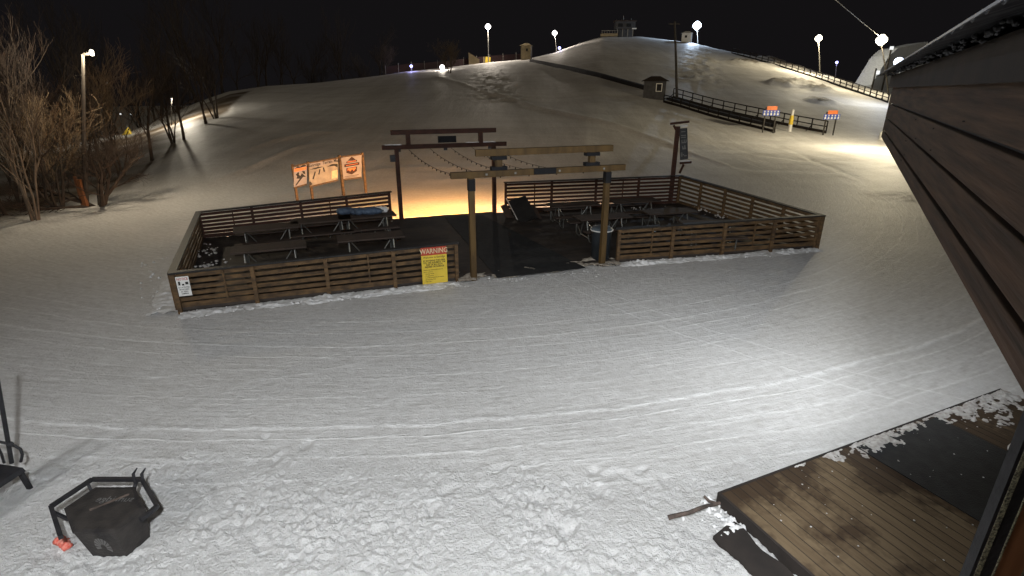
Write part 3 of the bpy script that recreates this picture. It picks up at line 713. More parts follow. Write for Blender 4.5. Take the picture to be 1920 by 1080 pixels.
MB().beam(BA(1275, 237), BA(1289, 235), .12, .07).build('snow_cap', M['snow_lump'], bs); MB().beam(BA(1275, 302), BA(1293, 301), .12, .05).build('snow_cap', M['snow_lump'], bs)

# ------------------------------------------------------------------ conveyor lift
def railing(pts_bot, h, label, cat, nm='slope_railing', brace=None, mt='rail_wood', pw=.10, board=True, group=None):
    t = thing(nm, pts_bot[0], label, cat, group); up = Vector((0, 0, 1))
    for i, p in enumerate(pts_bot):
        b = MB().beam(p - up*.2, p + up*h, pw, pw, up=(1, 0, 0)).build('post', M[mt], t)
        if brace is not None and i % 2 == 0: sub(MB().beam(p + up*h*.45, p + brace, pw*.7, pw*.7), 'brace', M[mt], b, t)
    for nme, hh, w in (('top_rail', h, .11), ('middle_rail', h*.55, .10)):
        r_ = MB()
        for a, b in zip(pts_bot, pts_bot[1:]): r_.beam(a + up*hh, b + up*hh, w*.6, w)
        r_.build(nme, M[mt], t)
    if board:
        r_ = MB()
        for a, b in zip(pts_bot, pts_bot[1:]): r_.beam(a + up*.10, b + up*.10, .08, .34)
        r_.build('kick_board', M[mt], t)
    return t
cvA, cvB = hit(1244, 192), hit(1452, 249)       # near side of the conveyor
cvC, cvD = hit(1262, 184), hit(1548, 250)       # far side
def ground_line(a, b, n, tx=None):
    out = []
    for k in range(n):
        p = lerp(a, b, k/(n-1)); out.append(Vector((p.x, p.y, zt(p.x, p.y))))
    return out
hN = (AY(1452, 224, cvB.y).z - cvB.z) * .62
railing(ground_line(cvA, cvB, 12), max(.9, hN), 'near side dark railing of the conveyor lift below the grey hut', 'railing', 'lift_railing')
hF = AY(1548, 235, cvD.y).z - cvD.z
railing(ground_line(cvC, cvD, 14), max(1.2, hF), 'far side dark railing of the conveyor lift with slanted braces', 'railing', 'lift_railing', brace=Vector((-.7, -.5, .05)))
cb = MB(); m0, m1 = lerp(cvA, cvC, .55), lerp(cvB, lerp(cvC, cvD, .7), .55)
for a, b in zip(ground_line(m0, m1, 14), ground_line(m0, m1, 14)[1:]): cb.beam(a + Vector((0,0,.18)), b + Vector((0,0,.18)), 1.0, .3)
tag(cb.build('conveyor_belt', M['carpet_belt'], None), 'dark conveyor belt climbing between the two lift railings', 'conveyor')
# upper run of the conveyor: low dark trough up to the ridge hut
up_pts = [hit(1212 - (1212-996)*k/16.0, interp(1212 - (1212-996)*k/16.0, [996, 1060, 1120, 1212], [116, 129, 143, 169])) for k in range(17)]
cb = MB()
for a, b in zip(up_pts, up_pts[1:]): cb.beam(a + Vector((0,0,.22)), b + Vector((0,0,.22)), .8, .62)
tag(cb.build('conveyor_trough', M['carpet_belt'], None), 'long low dark conveyor trough from the grey hut up to the ridge', 'conveyor')

def hut(base, w, dp, h, rz, label, wallm, roofm, roofh, win=None, overhang=.3, hip=True, cat='hut', name='lift_hut'):
    t = thing(name, base, label, cat); B = Vector(base); m = Matrix.Rotation(rz, 3, 'Z')
    MB().box(B + Vector((0, 0, h/2 - .3)), (w, dp, h + .6), rz).build('wall', M[wallm], t)
    o = overhang; k = .42 if hip else 0
    vs = [(-w/2-o, -dp/2-o, h+.002), (w/2+o, -dp/2-o, h+.002), (w/2+o, dp/2+o, h+.002), (-w/2-o, dp/2+o, h+.002), (-w/2*(k if hip else 1) - (0 if hip else o), 0, h+roofh), (w/2*(k if hip else 1) + (0 if hip else o), 0, h+roofh)]
    vs = [B + m @ Vector(v) for v in vs]
    MB().add(vs, [(3,2,1,0), (0,1,5,4), (2,3,4,5), (1,2,5), (3,0,4)]).build('roof', M[roofm], t)
    if win:
        x, z, ww, wh, fm = win
        fr = MB()
        for a, b, c_, d_ in ((x-ww/2, z, .09, wh+.09), (x+ww/2, z, .09, wh+.09), (x, z-wh/2, ww, .09), (x, z+wh/2, ww, .09)): fr.box(B + m @ Vector((a, -dp/2-.03, b)), (c_, .08, d_), rz)
        f = fr.build('window', M[fm], t)
        sub(MB().box(B + m @ Vector((x, -dp/2-.012, z)), (ww-.09, .03, wh-.09), rz), 'pane', M['glass'], f, t)
    return t
hb = hit(1226, 184)
sc = (hb - Vector((0, 0, CH))).length / 1000
hut(hb, 36*sc, 26*sc, 27*sc, -.25, 'dark grey lift hut with white framed window beside the conveyor', 'hut_wall', 'hut_roof', 8*sc, (7*sc, 17*sc, 9*sc, 12*sc, 'white_paint'), 5*sc)
hb = hit(987, 112); sc = (hb - Vector((0, 0, CH))).length / 1000
hut(hb, 17*sc, 14*sc, 22*sc, -.2, 'narrow tan hut on the ridge at the top of conveyor trough', 'tan_wall', 'tan_wall', 4*sc, (2*sc, 15*sc, 4*sc, 5*sc, 'tan_wall'), 1.5*sc)
hb = hit(1287, 79); sc = (hb - Vector((0, 0, CH))).length / 1000
hut(hb, 15*sc, 10*sc, 13*sc, -.4, 'small pale hut beside the cold white floodlight on the summit', 'white_paint', 'white_paint', 3*sc, (-1*sc, 8*sc, 4*sc, 4*sc, 'white_paint'), 1*sc)

# summit lodge on stilts
sb0 = hit(1172, 69.5); sc = (sb0 - Vector((0, 0, CH))).length / 1000 * .86
sl = thing('summit_house', sb0, 'dark two storey house with pale terrace on top of the hill', 'building')
def S(x, y, z): return sb0 + Vector((x*sc, y*sc, z*sc))
MB().box(S(0, 12, 21), (38*sc, 18*sc, 13*sc)).build('upper_storey', M['hut_wall'], sl)
MB().box(S(2, 14, 7), (28*sc, 14*sc, 15*sc)).build('lower_storey', M['hut_wall'], sl)
MB().box(S(0, 12, 28.5), (42*sc, 22*sc, 2*sc)).build('roof', M['hut_roof'], sl)
for k in range(4): MB().box(S(-15 + 10*k, 3.2, 7), (1.2*sc, 1.6*sc, 15*sc)).build('stilt', M['pole_metal'], sl)
MB().box(S(-10, 2.6, 21), (9*sc, .6*sc, 6*sc)).build('window', M['glass'], sl)
MB().box(S(6, 2.6, 21), (9*sc, .6*sc, 6*sc)).build('window', M['glass'], sl)
bl = MB(); bl.box(S(-30, 6, 4), (32*sc, 10*sc, 5*sc)); bl.build('terrace', M['tan_wall'], sl)
rl = MB()
for k in range(7): rl.box(S(-45 + 5*k, 1.4, 9), (.5*sc, .5*sc, 5*sc))
rl.box(S(-30, 1.4, 11.5), (32*sc, .6*sc, .6*sc)); rl.build('terrace_railing', M['pole_metal'], sl)
MB().box(S(17, 2, 15), (8*sc, 3*sc, 2*sc)).build('balcony', M['white_paint'], sl)
an = MB()
for x, h in ((-16, 4), (-6, 4), (-3, 9), (12, 5)): an.tube([S(x, 12, 29), S(x, 12, 29 + h)], .35*sc, 5)
an.build('aerial', M['pole_metal'], sl)

# railing along the upper right slope
rp_ = []
for k in range(27):
    px = 1372 + (1664 - 1372) * k / 26; py = interp(px, [1372, 1450, 1540, 1664], [100, 121, 150, 193]); rp_.append(hit(px, py))
railing(rp_, 1.25, 'long dark wooden railing descending the upper right slope behind lamps', 'railing', pw=.14)

# red netting along the ridge
nf = []
for k in range(22):
    px = 722 + (980 - 722)*k/21; q = hit(px, 135); a = math.atan2(ray(px, 120).x, ray(px, 120).y); D = interp(a, rA, rD) + 3.0
    x, y = D*math.sin(a), D*math.cos(a); nf.append(Vector((x, y, zt(x, y))))
t = thing('netting_fence', nf[0], 'dark red safety netting fence along the ridge behind the yellow boards', 'fence')
nb = MB()
for a, b in zip(nf, nf[1:]): nb.beam(a + Vector((0,0,.95)), b + Vector((0,0,.95)), .02, 1.5)
nb.build('netting', M['netting'], t)
for k, p in enumerate(nf):
    if k % 2 == 0: MB().tube([p - Vector((0,0,.2)), p + Vector((0,0,2.1))], .06, 5).build('post', M['pole_metal'], t)

# yellow wedge and boards on the ridge
hb = hit(889, 118.5); sc = (hb - Vector((0, 0, CH))).length / 1000
t = thing('mono_pitch_shed', hb, 'small yellow shed with slanted roof on the ridge left of lamp', 'shed')
MB().prism([(-9*sc, -.3), (9*sc, -.3), (9*sc, 8*sc), (-9*sc, 19*sc)], -3*sc, 3*sc, hb, Vector((1,0,0)), Vector((0,0,1)), Vector((0,-1,0))).build('wall', M['tan_wall'], t)
rf = MB(); rf.beam(hb + Vector((-10*sc, 0, 20*sc)), hb + Vector((10.5*sc, 0, 7.6*sc)), 8*sc, .8*sc); rf.build('roof', M['hut_roof'], t)
hb = hit(915, 116.5)
t = thing('crash_board', hb, 'tilted yellow board at the foot of the ridge lamp', 'board')
MB().box(hb + Vector((0, 0, 4.5*sc)), (9*sc, 1.2*sc, 9.5*sc), .2, Matrix.Rotation(.12, 3, 'Y')).build('panel', M['yellow_paint'], t)
MB().box(hb + Vector((-7*sc, 0, 4*sc)), (2*sc, 1.5*sc, 11*sc)).build('post', M['tan_wall'], t)

# ------------------------------------------------------------------ piste signs
def piste_sign(pxl, pxr, ytop, ymid, ybase_l, ybase_r, label, extra=False):
    bl_, br_ = hit(pxl, ybase_l), hit(pxr, ybase_r); Y = min(bl_.y, br_.y)
    t = thing('piste_sign', (bl_ + br_) / 2, label, 'sign', 'lift line signs')
    for px, b in ((pxl, bl_), (pxr, br_)):
        q = AY(px, ymid, Y); MB().beam((q.x, Y + .06, b.z - .3), (q.x, Y + .06, AY(px, ytop + 2, Y).z), .12, .10, up=(1,0,0)).build('post', M['dark_pole'], t)
    a, b = AY(pxl - 1, ymid, Y), AY(pxr + 1, ymid, Y); top = AY((pxl + pxr)/2, ytop, Y).z; hd = lerp(a.z, top, .02)
    zsplit = AY((pxl + pxr)/2, ytop + (ymid - ytop)*.42, Y).z
    MB().add(*boxv(a.x + .1, b.x - .05, Y - .04, Y, zsplit + .003, top)).build('header', M['orange_paint'], t)
    pn = MB().add(*boxv(a.x - .25, b.x + .25, Y - .04, Y, a.z, zsplit)).build('panel', M['blue_paint'], t)
    ic = MB(); n = 5; w = (b.x - a.x + .5) / n
    for k in range(n):
        x = a.x - .25 + w*(k + .5); z0, z1 = a.z, zsplit; h = z1 - z0
        ic.prism([(-.30*w, .10*h), (.30*w, .10*h), (.20*w, .45*h), (.06*w, .5*h), (.05*w, .56*h), (-.05*w, .56*h), (-.06*w, .5*h), (-.2*w, .45*h)], 0, .01, Vector((x, Y - .045, z0)), Vector((1,0,0)), Vector((0,0,1)), Vector((0,-1,0)))
        ic.prism([(.2*w*math.cos(q), .76*h + .17*h*math.sin(q)) for q in [2*math.pi*j/8 for j in range(8)]], 0, .01, Vector((x, Y - .045, z0)), Vector((1,0,0)), Vector((0,0,1)), Vector((0,-1,0)))
    sub(ic, 'pictogram', M['white_paint'], pn, t)
    tb = MB(); text_mesh(tb, 'SLOPE RULES', (top - zsplit)*.62, Vector(((a.x + b.x)/2, Y - .045, (top + zsplit)/2)), Vector((1,0,0)), Vector((0,0,1)), Vector((0,-1,0)), squeeze=.75)
    return t
def boxv(x0, x1, y0, y1, z0, z1):
    return [(x0,y0,z0),(x1,y0,z0),(x1,y1,z0),(x0,y1,z0),(x0,y0,z1),(x1,y0,z1),(x1,y1,z1),(x0,y1,z1)], [(3,2,1,0),(4,5,6,7),(0,1,5,4),(1,2,6,5),(2,3,7,6),(3,0,4,7)]
piste_sign(1435, 1455, 199, 217, 247, 250, 'orange and blue sign at the near railing end of the lift')
piste_sign(1549, 1568, 207, 224, 252, 254, 'orange and blue sign standing alone right of the lift railings')
q = hit(1480, 247); sc = (q - Vector((0, 0, CH))).length / 1000
t = thing('padded_post', q, 'padded yellow and white post at the foot of the conveyor', 'post')
MB().lathe(q, [(2.6*sc, -.2), (2.9*sc, 0), (2.7*sc, 11*sc)], 12).build('base_pad', M['white_paint'], t)
MB().lathe(q + Vector((0, 0, 11.01*sc)), [(3.1*sc, 0), (3.2*sc, 8*sc), (2.6*sc, 14*sc)], 12).build('yellow_pad', M['yellow_paint'], t)
MB().lathe(q + Vector((0, 0, 25.02*sc)), [(2.2*sc, 0), (2.2*sc, 7*sc), (1.4*sc, 9*sc)], 12).build('top_pad', M['white_paint'], t)
# white slab lit on the slope
q = hit(1546, 192); sc = (q - Vector((0, 0, CH))).length / 1000
t = thing('rail_feature', q, 'white slanted slab on the slope above the lone lift sign', 'rail')
MB().beam(q + Vector((-9*sc, 0, 5*sc)), q + Vector((10*sc, 0, .5*sc)), 6*sc, 2.2*sc).build('slab', M['white_paint'], t)
MB().box(q + Vector((-5*sc, .5, 0)), (2*sc, 3*sc, 5*sc)).build('leg', M['dark_pole'], t)
MB().box(q + Vector((5*sc, .5, 0)), (2*sc, 3*sc, 2.6*sc)).build('leg', M['dark_pole'], t)
# pole at far right of the view, before the lodge
p = G(1652, 267); tp_ = AY(1652, 172, p.y)
t = thing('padded_pole', p, 'dark pole with pale pad at its foot just left of the lodge wall', 'pole')
MB().tube([p, Vector((p.x, p.y, tp_.z))], .11, 8).build('pole', M['dark_pole'], t)
MB().lathe(p + Vector((0, 0, .02)), [(.26, 0), (.28, .1), (.26, .95), (.2, 1.02)], 10).build('pad', M['white_paint'], t)

# ------------------------------------------------------------------ lamp posts
def lamp(head, base, label, em, colr, power, r=.5, D=None, heads=4, arm=0, polem='pole_metal', pr=.09, lit=True, radius=.35, group='floodlight posts on the slope'):
    r *= .66
    if D is None: b = hit(*base)
    else:
        d = ray(*base); h = math.hypot(d.x, d.y); x, y = d.x/h*D, d.y/h*D; b = Vector((x, y, zt(x, y)))
    hd = AY(head[0], head[1], b.y); hd.y = b.y
    px = hd.x - arm
    t = thing('lamp_post', b, label, 'floodlight', group)
    MB().tube([Vector((b.x, b.y, b.z - .3)), Vector((lerp(b.x, px, .5), b.y, lerp(b.z, hd.z, .5))), Vector((px, b.y, hd.z - r*.4))], [pr*1.25, pr, pr*.8], 8).build('pole', M[polem], t)
    if arm: MB().tube([Vector((px, b.y, hd.z - r*.5)), Vector((hd.x, b.y, hd.z - r*.2))], pr*.6, 6).build('arm', M[polem], t)
    toc = Vector((-b.x, -b.y, -hd.z*.6)).normalized(); q = toc.to_track_quat('Z', 'Y').to_matrix()
    n = heads
    for k in range(n):
        an_ = 2*math.pi*k/n + math.pi/2; off = (q @ Vector((math.cos(an_), math.sin(an_), 0))) * (r*.30 if n > 1 else 0); rr = r*.60 if n > 1 else r*.8
        ctr = hd + off; m_ = MB(); o = len(m_.v); nn = 14
        prof = [(rr*.35, -.45*rr), (rr*.9, -.12*rr), (rr, 0)]
        for r_, z_ in prof:
            for j in range(nn): m_.v.append(tuple(ctr + q @ Vector((r_*math.cos(2*math.pi*j/nn), r_*math.sin(2*math.pi*j/nn), z_))))
        for i in range(2):
            for j in range(nn): m_.f.append((i*nn+j, i*nn+(j+1) % nn, (i+1)*nn+(j+1) % nn, (i+1)*nn+j))
        hdp = m_.build('lamp_head', M['dark_pole'], t)
        l_ = MB(); l_.v = [tuple(ctr + q @ Vector((rr*.97*math.cos(2*math.pi*j/nn)*c_, rr*.97*math.sin(2*math.pi*j/nn)*c_, z_))) for c_, z_ in ((1, .01), (.7, .22*rr), (.3, .3*rr)) for j in range(nn)]
        l_.f = [(i*nn+j, i*nn+(j+1) % nn, (i+1)*nn+(j+1) % nn, (i+1)*nn+j) for i in range(2) for j in range(nn)] + [tuple(range(2*nn, 3*nn))]
        sub(l_, 'lens', M[em], hdp, t)
    if lit:
        lp = hd + toc * (r*1.2); light('lamp_light', 'POINT', lp, power, colr, t, shadow_soft_size=radius)
    return t
WARM, PINK, COLD, BLUE = (1, .86, .58), (1, .88, .74), (.62, .78, 1), (.4, .4, 1)
lamp((915, 50), (916, 117), 'tall pole lamp on the ridge above the yellow board', 'emit_pink', PINK, 7000, 1.15)
lamp((1040, 62), (1044, 97), 'pole lamp on the ridge right of the tan hut', 'emit_pink', PINK, 4500, 1.25)
lamp((1049, 90), (1050, 96), 'small bluish lamp low on the ridge under the pole lamp', 'emit_blue', BLUE, 300, .75, heads=1)
lamp((829, 126), (829, 131), 'low bright lamp on the ridge crest left of the yellow shed', 'emit_pink', PINK, 1500, .95, heads=1)
lamp((771, 124), (772, 134), 'small blue lamp leftmost on the ridge crest', 'emit_blue', BLUE, 300, .55, heads=1)
lamp((1307, 48), (1309, 81), 'cold blue white lamp near the summit beside the pale hut', 'emit_cold', COLD, 15000, 2.2)
lamp((1535, 72), (1538, 142), 'pole lamp standing in the slope railing on the right', 'emit_warm', WARM, 8000, 1.15)
lamp((1569, 117), (1571, 130), 'small blue lamp on the crest right of the railing lamp', 'emit_blue', BLUE, 200, .55, D=150, heads=1)
lamp((1653, 75), (1653, 240), 'big warm lamp rising beside the grey membrane shelter', 'emit_warm', WARM, 6000, 1.45, D=116, pr=.10, polem='dark_pole')
lamp((1712, 146), (1712, 240), 'floodlight pole standing behind the lodge wall', 'emit_warm', WARM, 6500, .5, D=57)
lamp((1685, 116), (1685, 240), 'white lamp just above the lodge roof edge', 'emit_cold', (.85, .92, 1), 1800, 1.1, D=96, heads=1, pr=.06)
lamp((172, 99), (159, 387), 'left pole lamp among the bare trees with timber guard at foot', 'emit_warm', (1, .84, .60), 850, .20, arm=.38, heads=2, polem='dark_pole', pr=.085, radius=.15)
pb = hit(161, 387)
gd = MB(); gd.box(pb + Vector((.10, -.1, .55)), (.16, .16, 1.3)); gd.box(pb + Vector((-.16, .05, .6)), (.1, .1, 1.4), .2)
tag(gd.build('timber_guard', M['varnish'], None, loc=pb), 'orange timber guard boards at the foot of left lamp pole', 'post')
# unlit pole by the hut
b = hit(1270, 186); tp_ = AY(1265, 40, b.y)
t = thing('unlit_pole', b, 'tall dark unlit pole rising just right of the grey hut', 'pole')
MB().tube([b - Vector((0,0,.3)), lerp(b, tp_, .5), tp_], [.19, .16, .11], 8).build('pole', M['dark_pole'], t)
MB().beam(tp_ + Vector((-.7, 0, -.3)), tp_ + Vector((.7, 0, -.3)), .1, .1).build('crossarm', M['dark_pole'], t)
lamp((322, 184), (322, 240), 'added lamp hidden by the forked tree to light the bright crest', 'emit_dim', (1, .9, .72), 2400, .05, heads=1, polem='dark_pole', pr=.05, D=70, group='far street lamps')  # unseen lamp added to brighten the crest snow
# far street lamps beyond the trees
for i, (px, py, lb) in enumerate(((201, 155, 'tiny far white light high between the left trees'), (226, 214, 'tiny far white light, left of a pair beyond the trees'), (246, 214, 'tiny far white light, right of a pair beyond the trees'), (201, 262, 'tiny far light low behind the left trees'))):
    lamp((px, py), (px, 250), lb, 'emit_dim', (1, 1, 1), 0, .36, D=210 if py < 200 else 150, heads=1, lit=False, pr=.05, polem='dark_pole', group='far street lamps')
# yellow tent
q = hit(238, 252); sc = (q - Vector((0, 0, CH))).length / 1000
t = thing('yellow_cover', q, 'small bright yellow pointed cover at the crest behind the trees', 'cover')
MB().add([q + Vector(v)*sc for v in ((-7,-3,-2),(7,-3,-2),(7,3,-2),(-7,3,-2),(3,-1,9),(4,1,10))], [(3,2,1,0),(0,1,4),(1,2,5,4),(2,3,5),(3,0,4,5)]).build('cover', M['yellow_paint'], t)
MB().tube([q + Vector((3.4*sc, 0, 8*sc)), q + Vector((3.4*sc, 0, 13*sc))], .3*sc, 5).build('tip_pole', M['pole_metal'], t)

# grey membrane shelter behind the lodge eave
Ym = 118
def MA(px, py): return AY(px, py, Ym)
q0 = MA(1660, 230); t = thing('membrane_shelter', (q0.x, Ym, -1), 'grey ribbed sloping shelter wall lit from behind at the lodge end', 'shelter')
prof = [MA(1633, 160), MA(1668, 104), MA(1684, 90), MA(1740, 78), MA(1740, 215), MA(1640, 215)]
MB().prism([(p_.x, p_.z) for p_ in prof], 0, 6, Vector((0, Ym, 0)), Vector((1,0,0)), Vector((0,0,1)), Vector((0,1,0))).build('skin', M['membrane'], t)
for px, y0, lb in ((1643, 128, None), (1671, 92, None)):
    q = AY(px, y0, Ym - .4); MB().tube([Vector((q.x, Ym - .4, 4)), q], .16, 6).build('pole', M['dark_pole'], t)
q = AY(1646, 136, Ym - .5); MB().box(q, (.6, .3, .7)).build('floodlight', M['emit_dim'], t)
q = AY(1672, 90, Ym - .5); MB().box(q, (.6, .3, .6)).build('floodlight', M['emit_dim'], t)
# overhead cable
ct_ = AY(1651, 70, 116*math.cos(R(31))); ca = thing('overhead_cable', ct_, 'pale overhead cable running up from the big warm lamp', 'cable')
MB().tube([lerp(ct_, AY(1560, -6, 50), k/10) - Vector((0, 0, .5*4*(k/10)*(1-k/10)*.06)) for k in range(11)], .035, 5).build('strand', M['dark_pole'], ca)

# ------------------------------------------------------------------ trees
def tree_data(h, stems, spread, seed, levels=4, twigs=5, r0=.09, lean=0.25, up_pull=.35, wob=.16, first=.25):
    rnd = random.Random(seed); tr, cr = MB(), MB()
    def branch(p, d, L, r, lv):
        n = 5 if lv < 2 else 3; pts, rs = [p], [r]; q = p.copy(); dd = d.copy()
        for k in range(n):
            dd = (dd + Vector((rnd.gauss(0, wob), rnd.gauss(0, wob), rnd.gauss(0, wob) + up_pull*.18))).normalized()
            q = q + dd * (L/n); pts.append(q.copy()); rs.append(r * (1 - .72*(k+1)/n))
        (tr if lv < 2 else cr).tube(pts, [max(x, .0055) for x in rs], 6 if lv == 0 else (4 if lv < 2 else 3), cap=lv < 2)
        if lv >= levels: return
        m = (twigs + 3 if lv == 0 else twigs) + rnd.randint(-1, 1)
        for j in range(m):
            f = first + (1 - first) * (j + rnd.random()) / m if lv == 0 else .15 + .85*(j + rnd.random())/m
            f = min(f, .98); i = min(int(f*n), n-1); pp = lerp(pts[i], pts[i+1], f*n - i)
            ax = (pts[i+1] - pts[i]).normalized(); a_ = rnd.random()*2*math.pi; o1 = ax.orthogonal().normalized(); o2 = ax.cross(o1)
            sd = o1*math.cos(a_) + o2*math.sin(a_); s_ = spread*(.7 + .6*rnd.random())
            branch(pp, (ax*(1 - s_*.4) + sd*s_ + Vector((0, 0, up_pull*.5))).normalized(), L*(.50 + .22*rnd.random())*(1 - .30*f), max(r*(1-.65*f)*.52, .006), lv + 1)
    for k in range(stems):
        a_ = 2*math.pi*(k + rnd.random()*.6)/stems; ln = lean*(.4 + rnd.random()) if stems > 1 else lean*.2
        branch(Vector((.12*math.cos(a_)*(stems > 1), .12*math.sin(a_)*(stems > 1), -.15)), Vector((math.cos(a_)*ln, math.sin(a_)*ln, 1)).normalized(), h*(.78 + .25*rnd.random()), r0*(.75 + .4*rnd.random()), 0)
    return tr, cr
TD = {}
def tree_mesh(key, **k):
    tr, cr = tree_data(**k); out = []
    for mb, nm in ((tr, 'trunk'), (cr, 'crown')):
        m_ = bpy.data.meshes.new(nm); m_.from_pydata(mb.v, [], mb.f); out.append(m_)
    TD[key] = out
tree_mesh('birch', h=6.4, stems=5, spread=.42, seed=3, levels=3, twigs=5, r0=.065, lean=.30, up_pull=.55, wob=.12)
tree_mesh('spready', h=3.0, stems=6, spread=.60, seed=11, levels=3, twigs=6, r0=.10, lean=1.0, up_pull=.25, wob=.2)
tree_mesh('brush', h=3.6, stems=6, spread=.55, seed=19, levels=3, twigs=5, r0=.055, lean=.40, up_pull=.4)
tree_mesh('tall', h=8.5, stems=2, spread=.40, seed=23, levels=3, twigs=5, r0=.12, lean=.15, up_pull=.5, first=.3)
tree_mesh('single', h=7.0, stems=1, spread=.48, seed=31, levels=3, twigs=6, r0=.13, up_pull=.45, first=.25)
tree_mesh('thicket', h=5.0, stems=4, spread=.5, seed=41, levels=3, twigs=5, r0=.07, lean=.25, up_pull=.5)
def tree(key, base, s, rz, label, bm='bark', cm='twig', group=None, sz=1.0, name='bare_tree', cat='tree'):
    t = thing(name, base, label, cat, group); t.rotation_euler = (0, 0, rz); t.scale = (s, s, s*sz)
    for src, nm, mm in zip(TD[key], ('trunk', 'crown'), (bm, cm)):
        m_ = src
        if m_.users and (len(m_.materials) == 0 or m_.materials[0] != M[mm]): m_ = src.copy(); m_.materials.clear(); m_.materials.append(M[mm])
        elif len(m_.materials) == 0: m_.materials.append(M[mm])
        elif m_.materials[0] != M[mm]: m_ = src.copy(); m_.materials.clear(); m_.materials.append(M[mm])
        o = bpy.data.objects.new(nm, m_); col.objects.link(o); o.parent = t
    return t
def tb_(px, py): return hit(px, py)
tree('birch', tb_(66, 413), .80, .3, 'clump of tall pale stems nearest on the left snow edge', 'bark_pale', 'twig', sz=1.0)
tree('spready', tb_(187, 386), 1.0, .8, 'low wide forking tree with dark brown crown at the piste edge', 'bark', 'twig')
tree('tall', tb_(14, 402), .68, 1.1, 'tall brown tree at the very left behind the chair pole', 'bark', 'twig')
tree('brush', tb_(110, 392), 1.05, 2.0, 'bushy tree with lit tan twigs between pale clump and lamp pole', 'bark', 'twig_lit')
tree('thicket', tb_(40, 385), .85, 3.0, 'thicket tree behind the pale stem clump at left', 'bark', 'twig')
tree('single', tb_(196, 345), .88, .5, 'single tree with tan lit twigs right behind the lamp pole', 'bark', 'twig_lit')
tree('thicket', tb_(228, 330), 1.0, 1.4, 'tree with pale lit twig tips under the lamp to its right', 'bark', 'twig_lit')
tree('brush', tb_(150, 350), 1.2, .2, 'brown bush low behind the left lamp pole', 'bark', 'twig')
tree('tall', tb_(80, 370), .78, 2.6, 'tall thin tree in second row left of the lamp pole', 'bark', 'twig')
tree('tall', tb_(-30, 400), .72, 4.1, 'tree cut by the left picture edge', 'bark', 'twig')
tree('single', tb_(285, 301), 1.0, 1.9, 'dark tree on the bank right of the forking tree', 'bark_dark', 'bark_dark')
tree('thicket', tb_(325, 268), 1.1, .9, 'dark tree on the bank, left of a pair before the bright crest', 'bark_dark', 'bark_dark')
tree('single', tb_(345, 262), 1.0, 2.9, 'dark tree on the bank, right of a pair before the bright crest', 'bark_dark', 'bark_dark')
tree('tall', tb_(388, 232), .95, .1, 'dark forked tree where the bright crest begins', 'bark_dark', 'bark_dark')
tree('thicket', tb_(405, 222), 1.25, 5.0, 'dark rightmost tree in front of the bright crest', 'bark_dark', 'bark_dark')
rnd = random.Random(5)
for i in range(26):
    px = 60 + i*26 + rnd.uniform(-8, 8); a = math.atan2(ray(px, 168).x, ray(px, 168).y); D = interp(a, rA, rD) + rnd.uniform(8, 26)
    x, y = D*math.sin(a), D*math.cos(a)
    tree(rnd.choice(('tall', 'single', 'thicket')), (x, y, zt(x, y)), rnd.uniform(1.2, 1.8), rnd.uniform(0, 6), 'faint bare tree in the dark wood beyond the left ridge', 'bark_dark', 'bark_dark', 'bare trees in the wood beyond the ridge')
for px, lb in ((718, 'pale bush on the ridge left of the blue lamp'), (842, 'small lit bush on the ridge beside the low bright lamp')):
    q = hit(px, 139); tree('brush', q + Vector((0, 2.0, -.1)), 1.35, px, lb, 'twig_lit' if px > 800 else 'bark', 'twig_lit' if px > 800 else 'twig', name='bare_bush', cat='bush')

# ------------------------------------------------------------------ ski chair bench at left edge
chair_p = Vector((-6.62, 5.35, 0)); t = thing('lift_chair_bench', chair_p, 'black old lift chair turned bench cut by the left edge', 'bench')
SZ = .36
cu_ = Vector((.17, .985, 0)).normalized(); cv_ = Vector((-cu_.y, cu_.x, 0)); e_ = G(46, 876, SZ)
def CP(a, b, z): return e_ - cu_*a + cv_*b + Vector((0, 0, z - SZ))      # a towards the camera, b to the bench's back
st = MB(); st.prism([(.0, -.06), (.03, -.01), (.40, .0), (.46, .05), (.44, -.03), (.38, -.07)], 0, 1.25, CP(0, 0, SZ), cv_, Vector((0, 0, 1)), -cu_); st.build('seat', M['black_metal'], t)
bk = MB(); bk.beam(CP(.05, .50, .72), CP(1.22, .50, .72), .05, .36); bk.build('backrest', M['black_metal'], t)
lt, lf = G(37, 884, SZ - .05), G(58, 919, -.02)
for a in (0, 1.0):
    for b in (0, .34):
        MB().beam(lt - cu_*a + cv_*b, lf - cu_*(a*1.1) + cv_*(b*1.3), .045, .045).build('leg', M['black_metal'], t)
for a in (0, 1.15):
    y_ = G(40, 866, SZ).y; pts = [G(39, 866, SZ), AY(42, 852, y_ + .02), AY(38, 842, y_ + .03), AY(28, 836, y_ + .02), AY(12, 831, y_), AY(-14, 826, y_ - .02), AY(-40, 834, y_ - .02)]
    MB().tube([p_ - cu_*a for p_ in pts], .017, 8).build('armrest', M['black_metal'], t, smooth=True)
hp0 = G(22, 868, SZ + .02); hp1 = AY(0, 742, hp0.y); MB().tube([hp0, hp1, hp1 + (hp1 - hp0)*.6], .024, 8).build('hanger_pole', M['black_metal'], t)
MB().lathe(AY(20, 833, hp0.y) - Vector((0, 0, .03)), [(.02, 0), (.035, .03), (.02, .06)], 8).build('joint', M['black_metal'], t)
MB().tube([G(8, 868, SZ), AY(3, 852, hp0.y), AY(-4, 838, hp0.y)], .015, 6).build('side_bar', M['black_metal'], t)

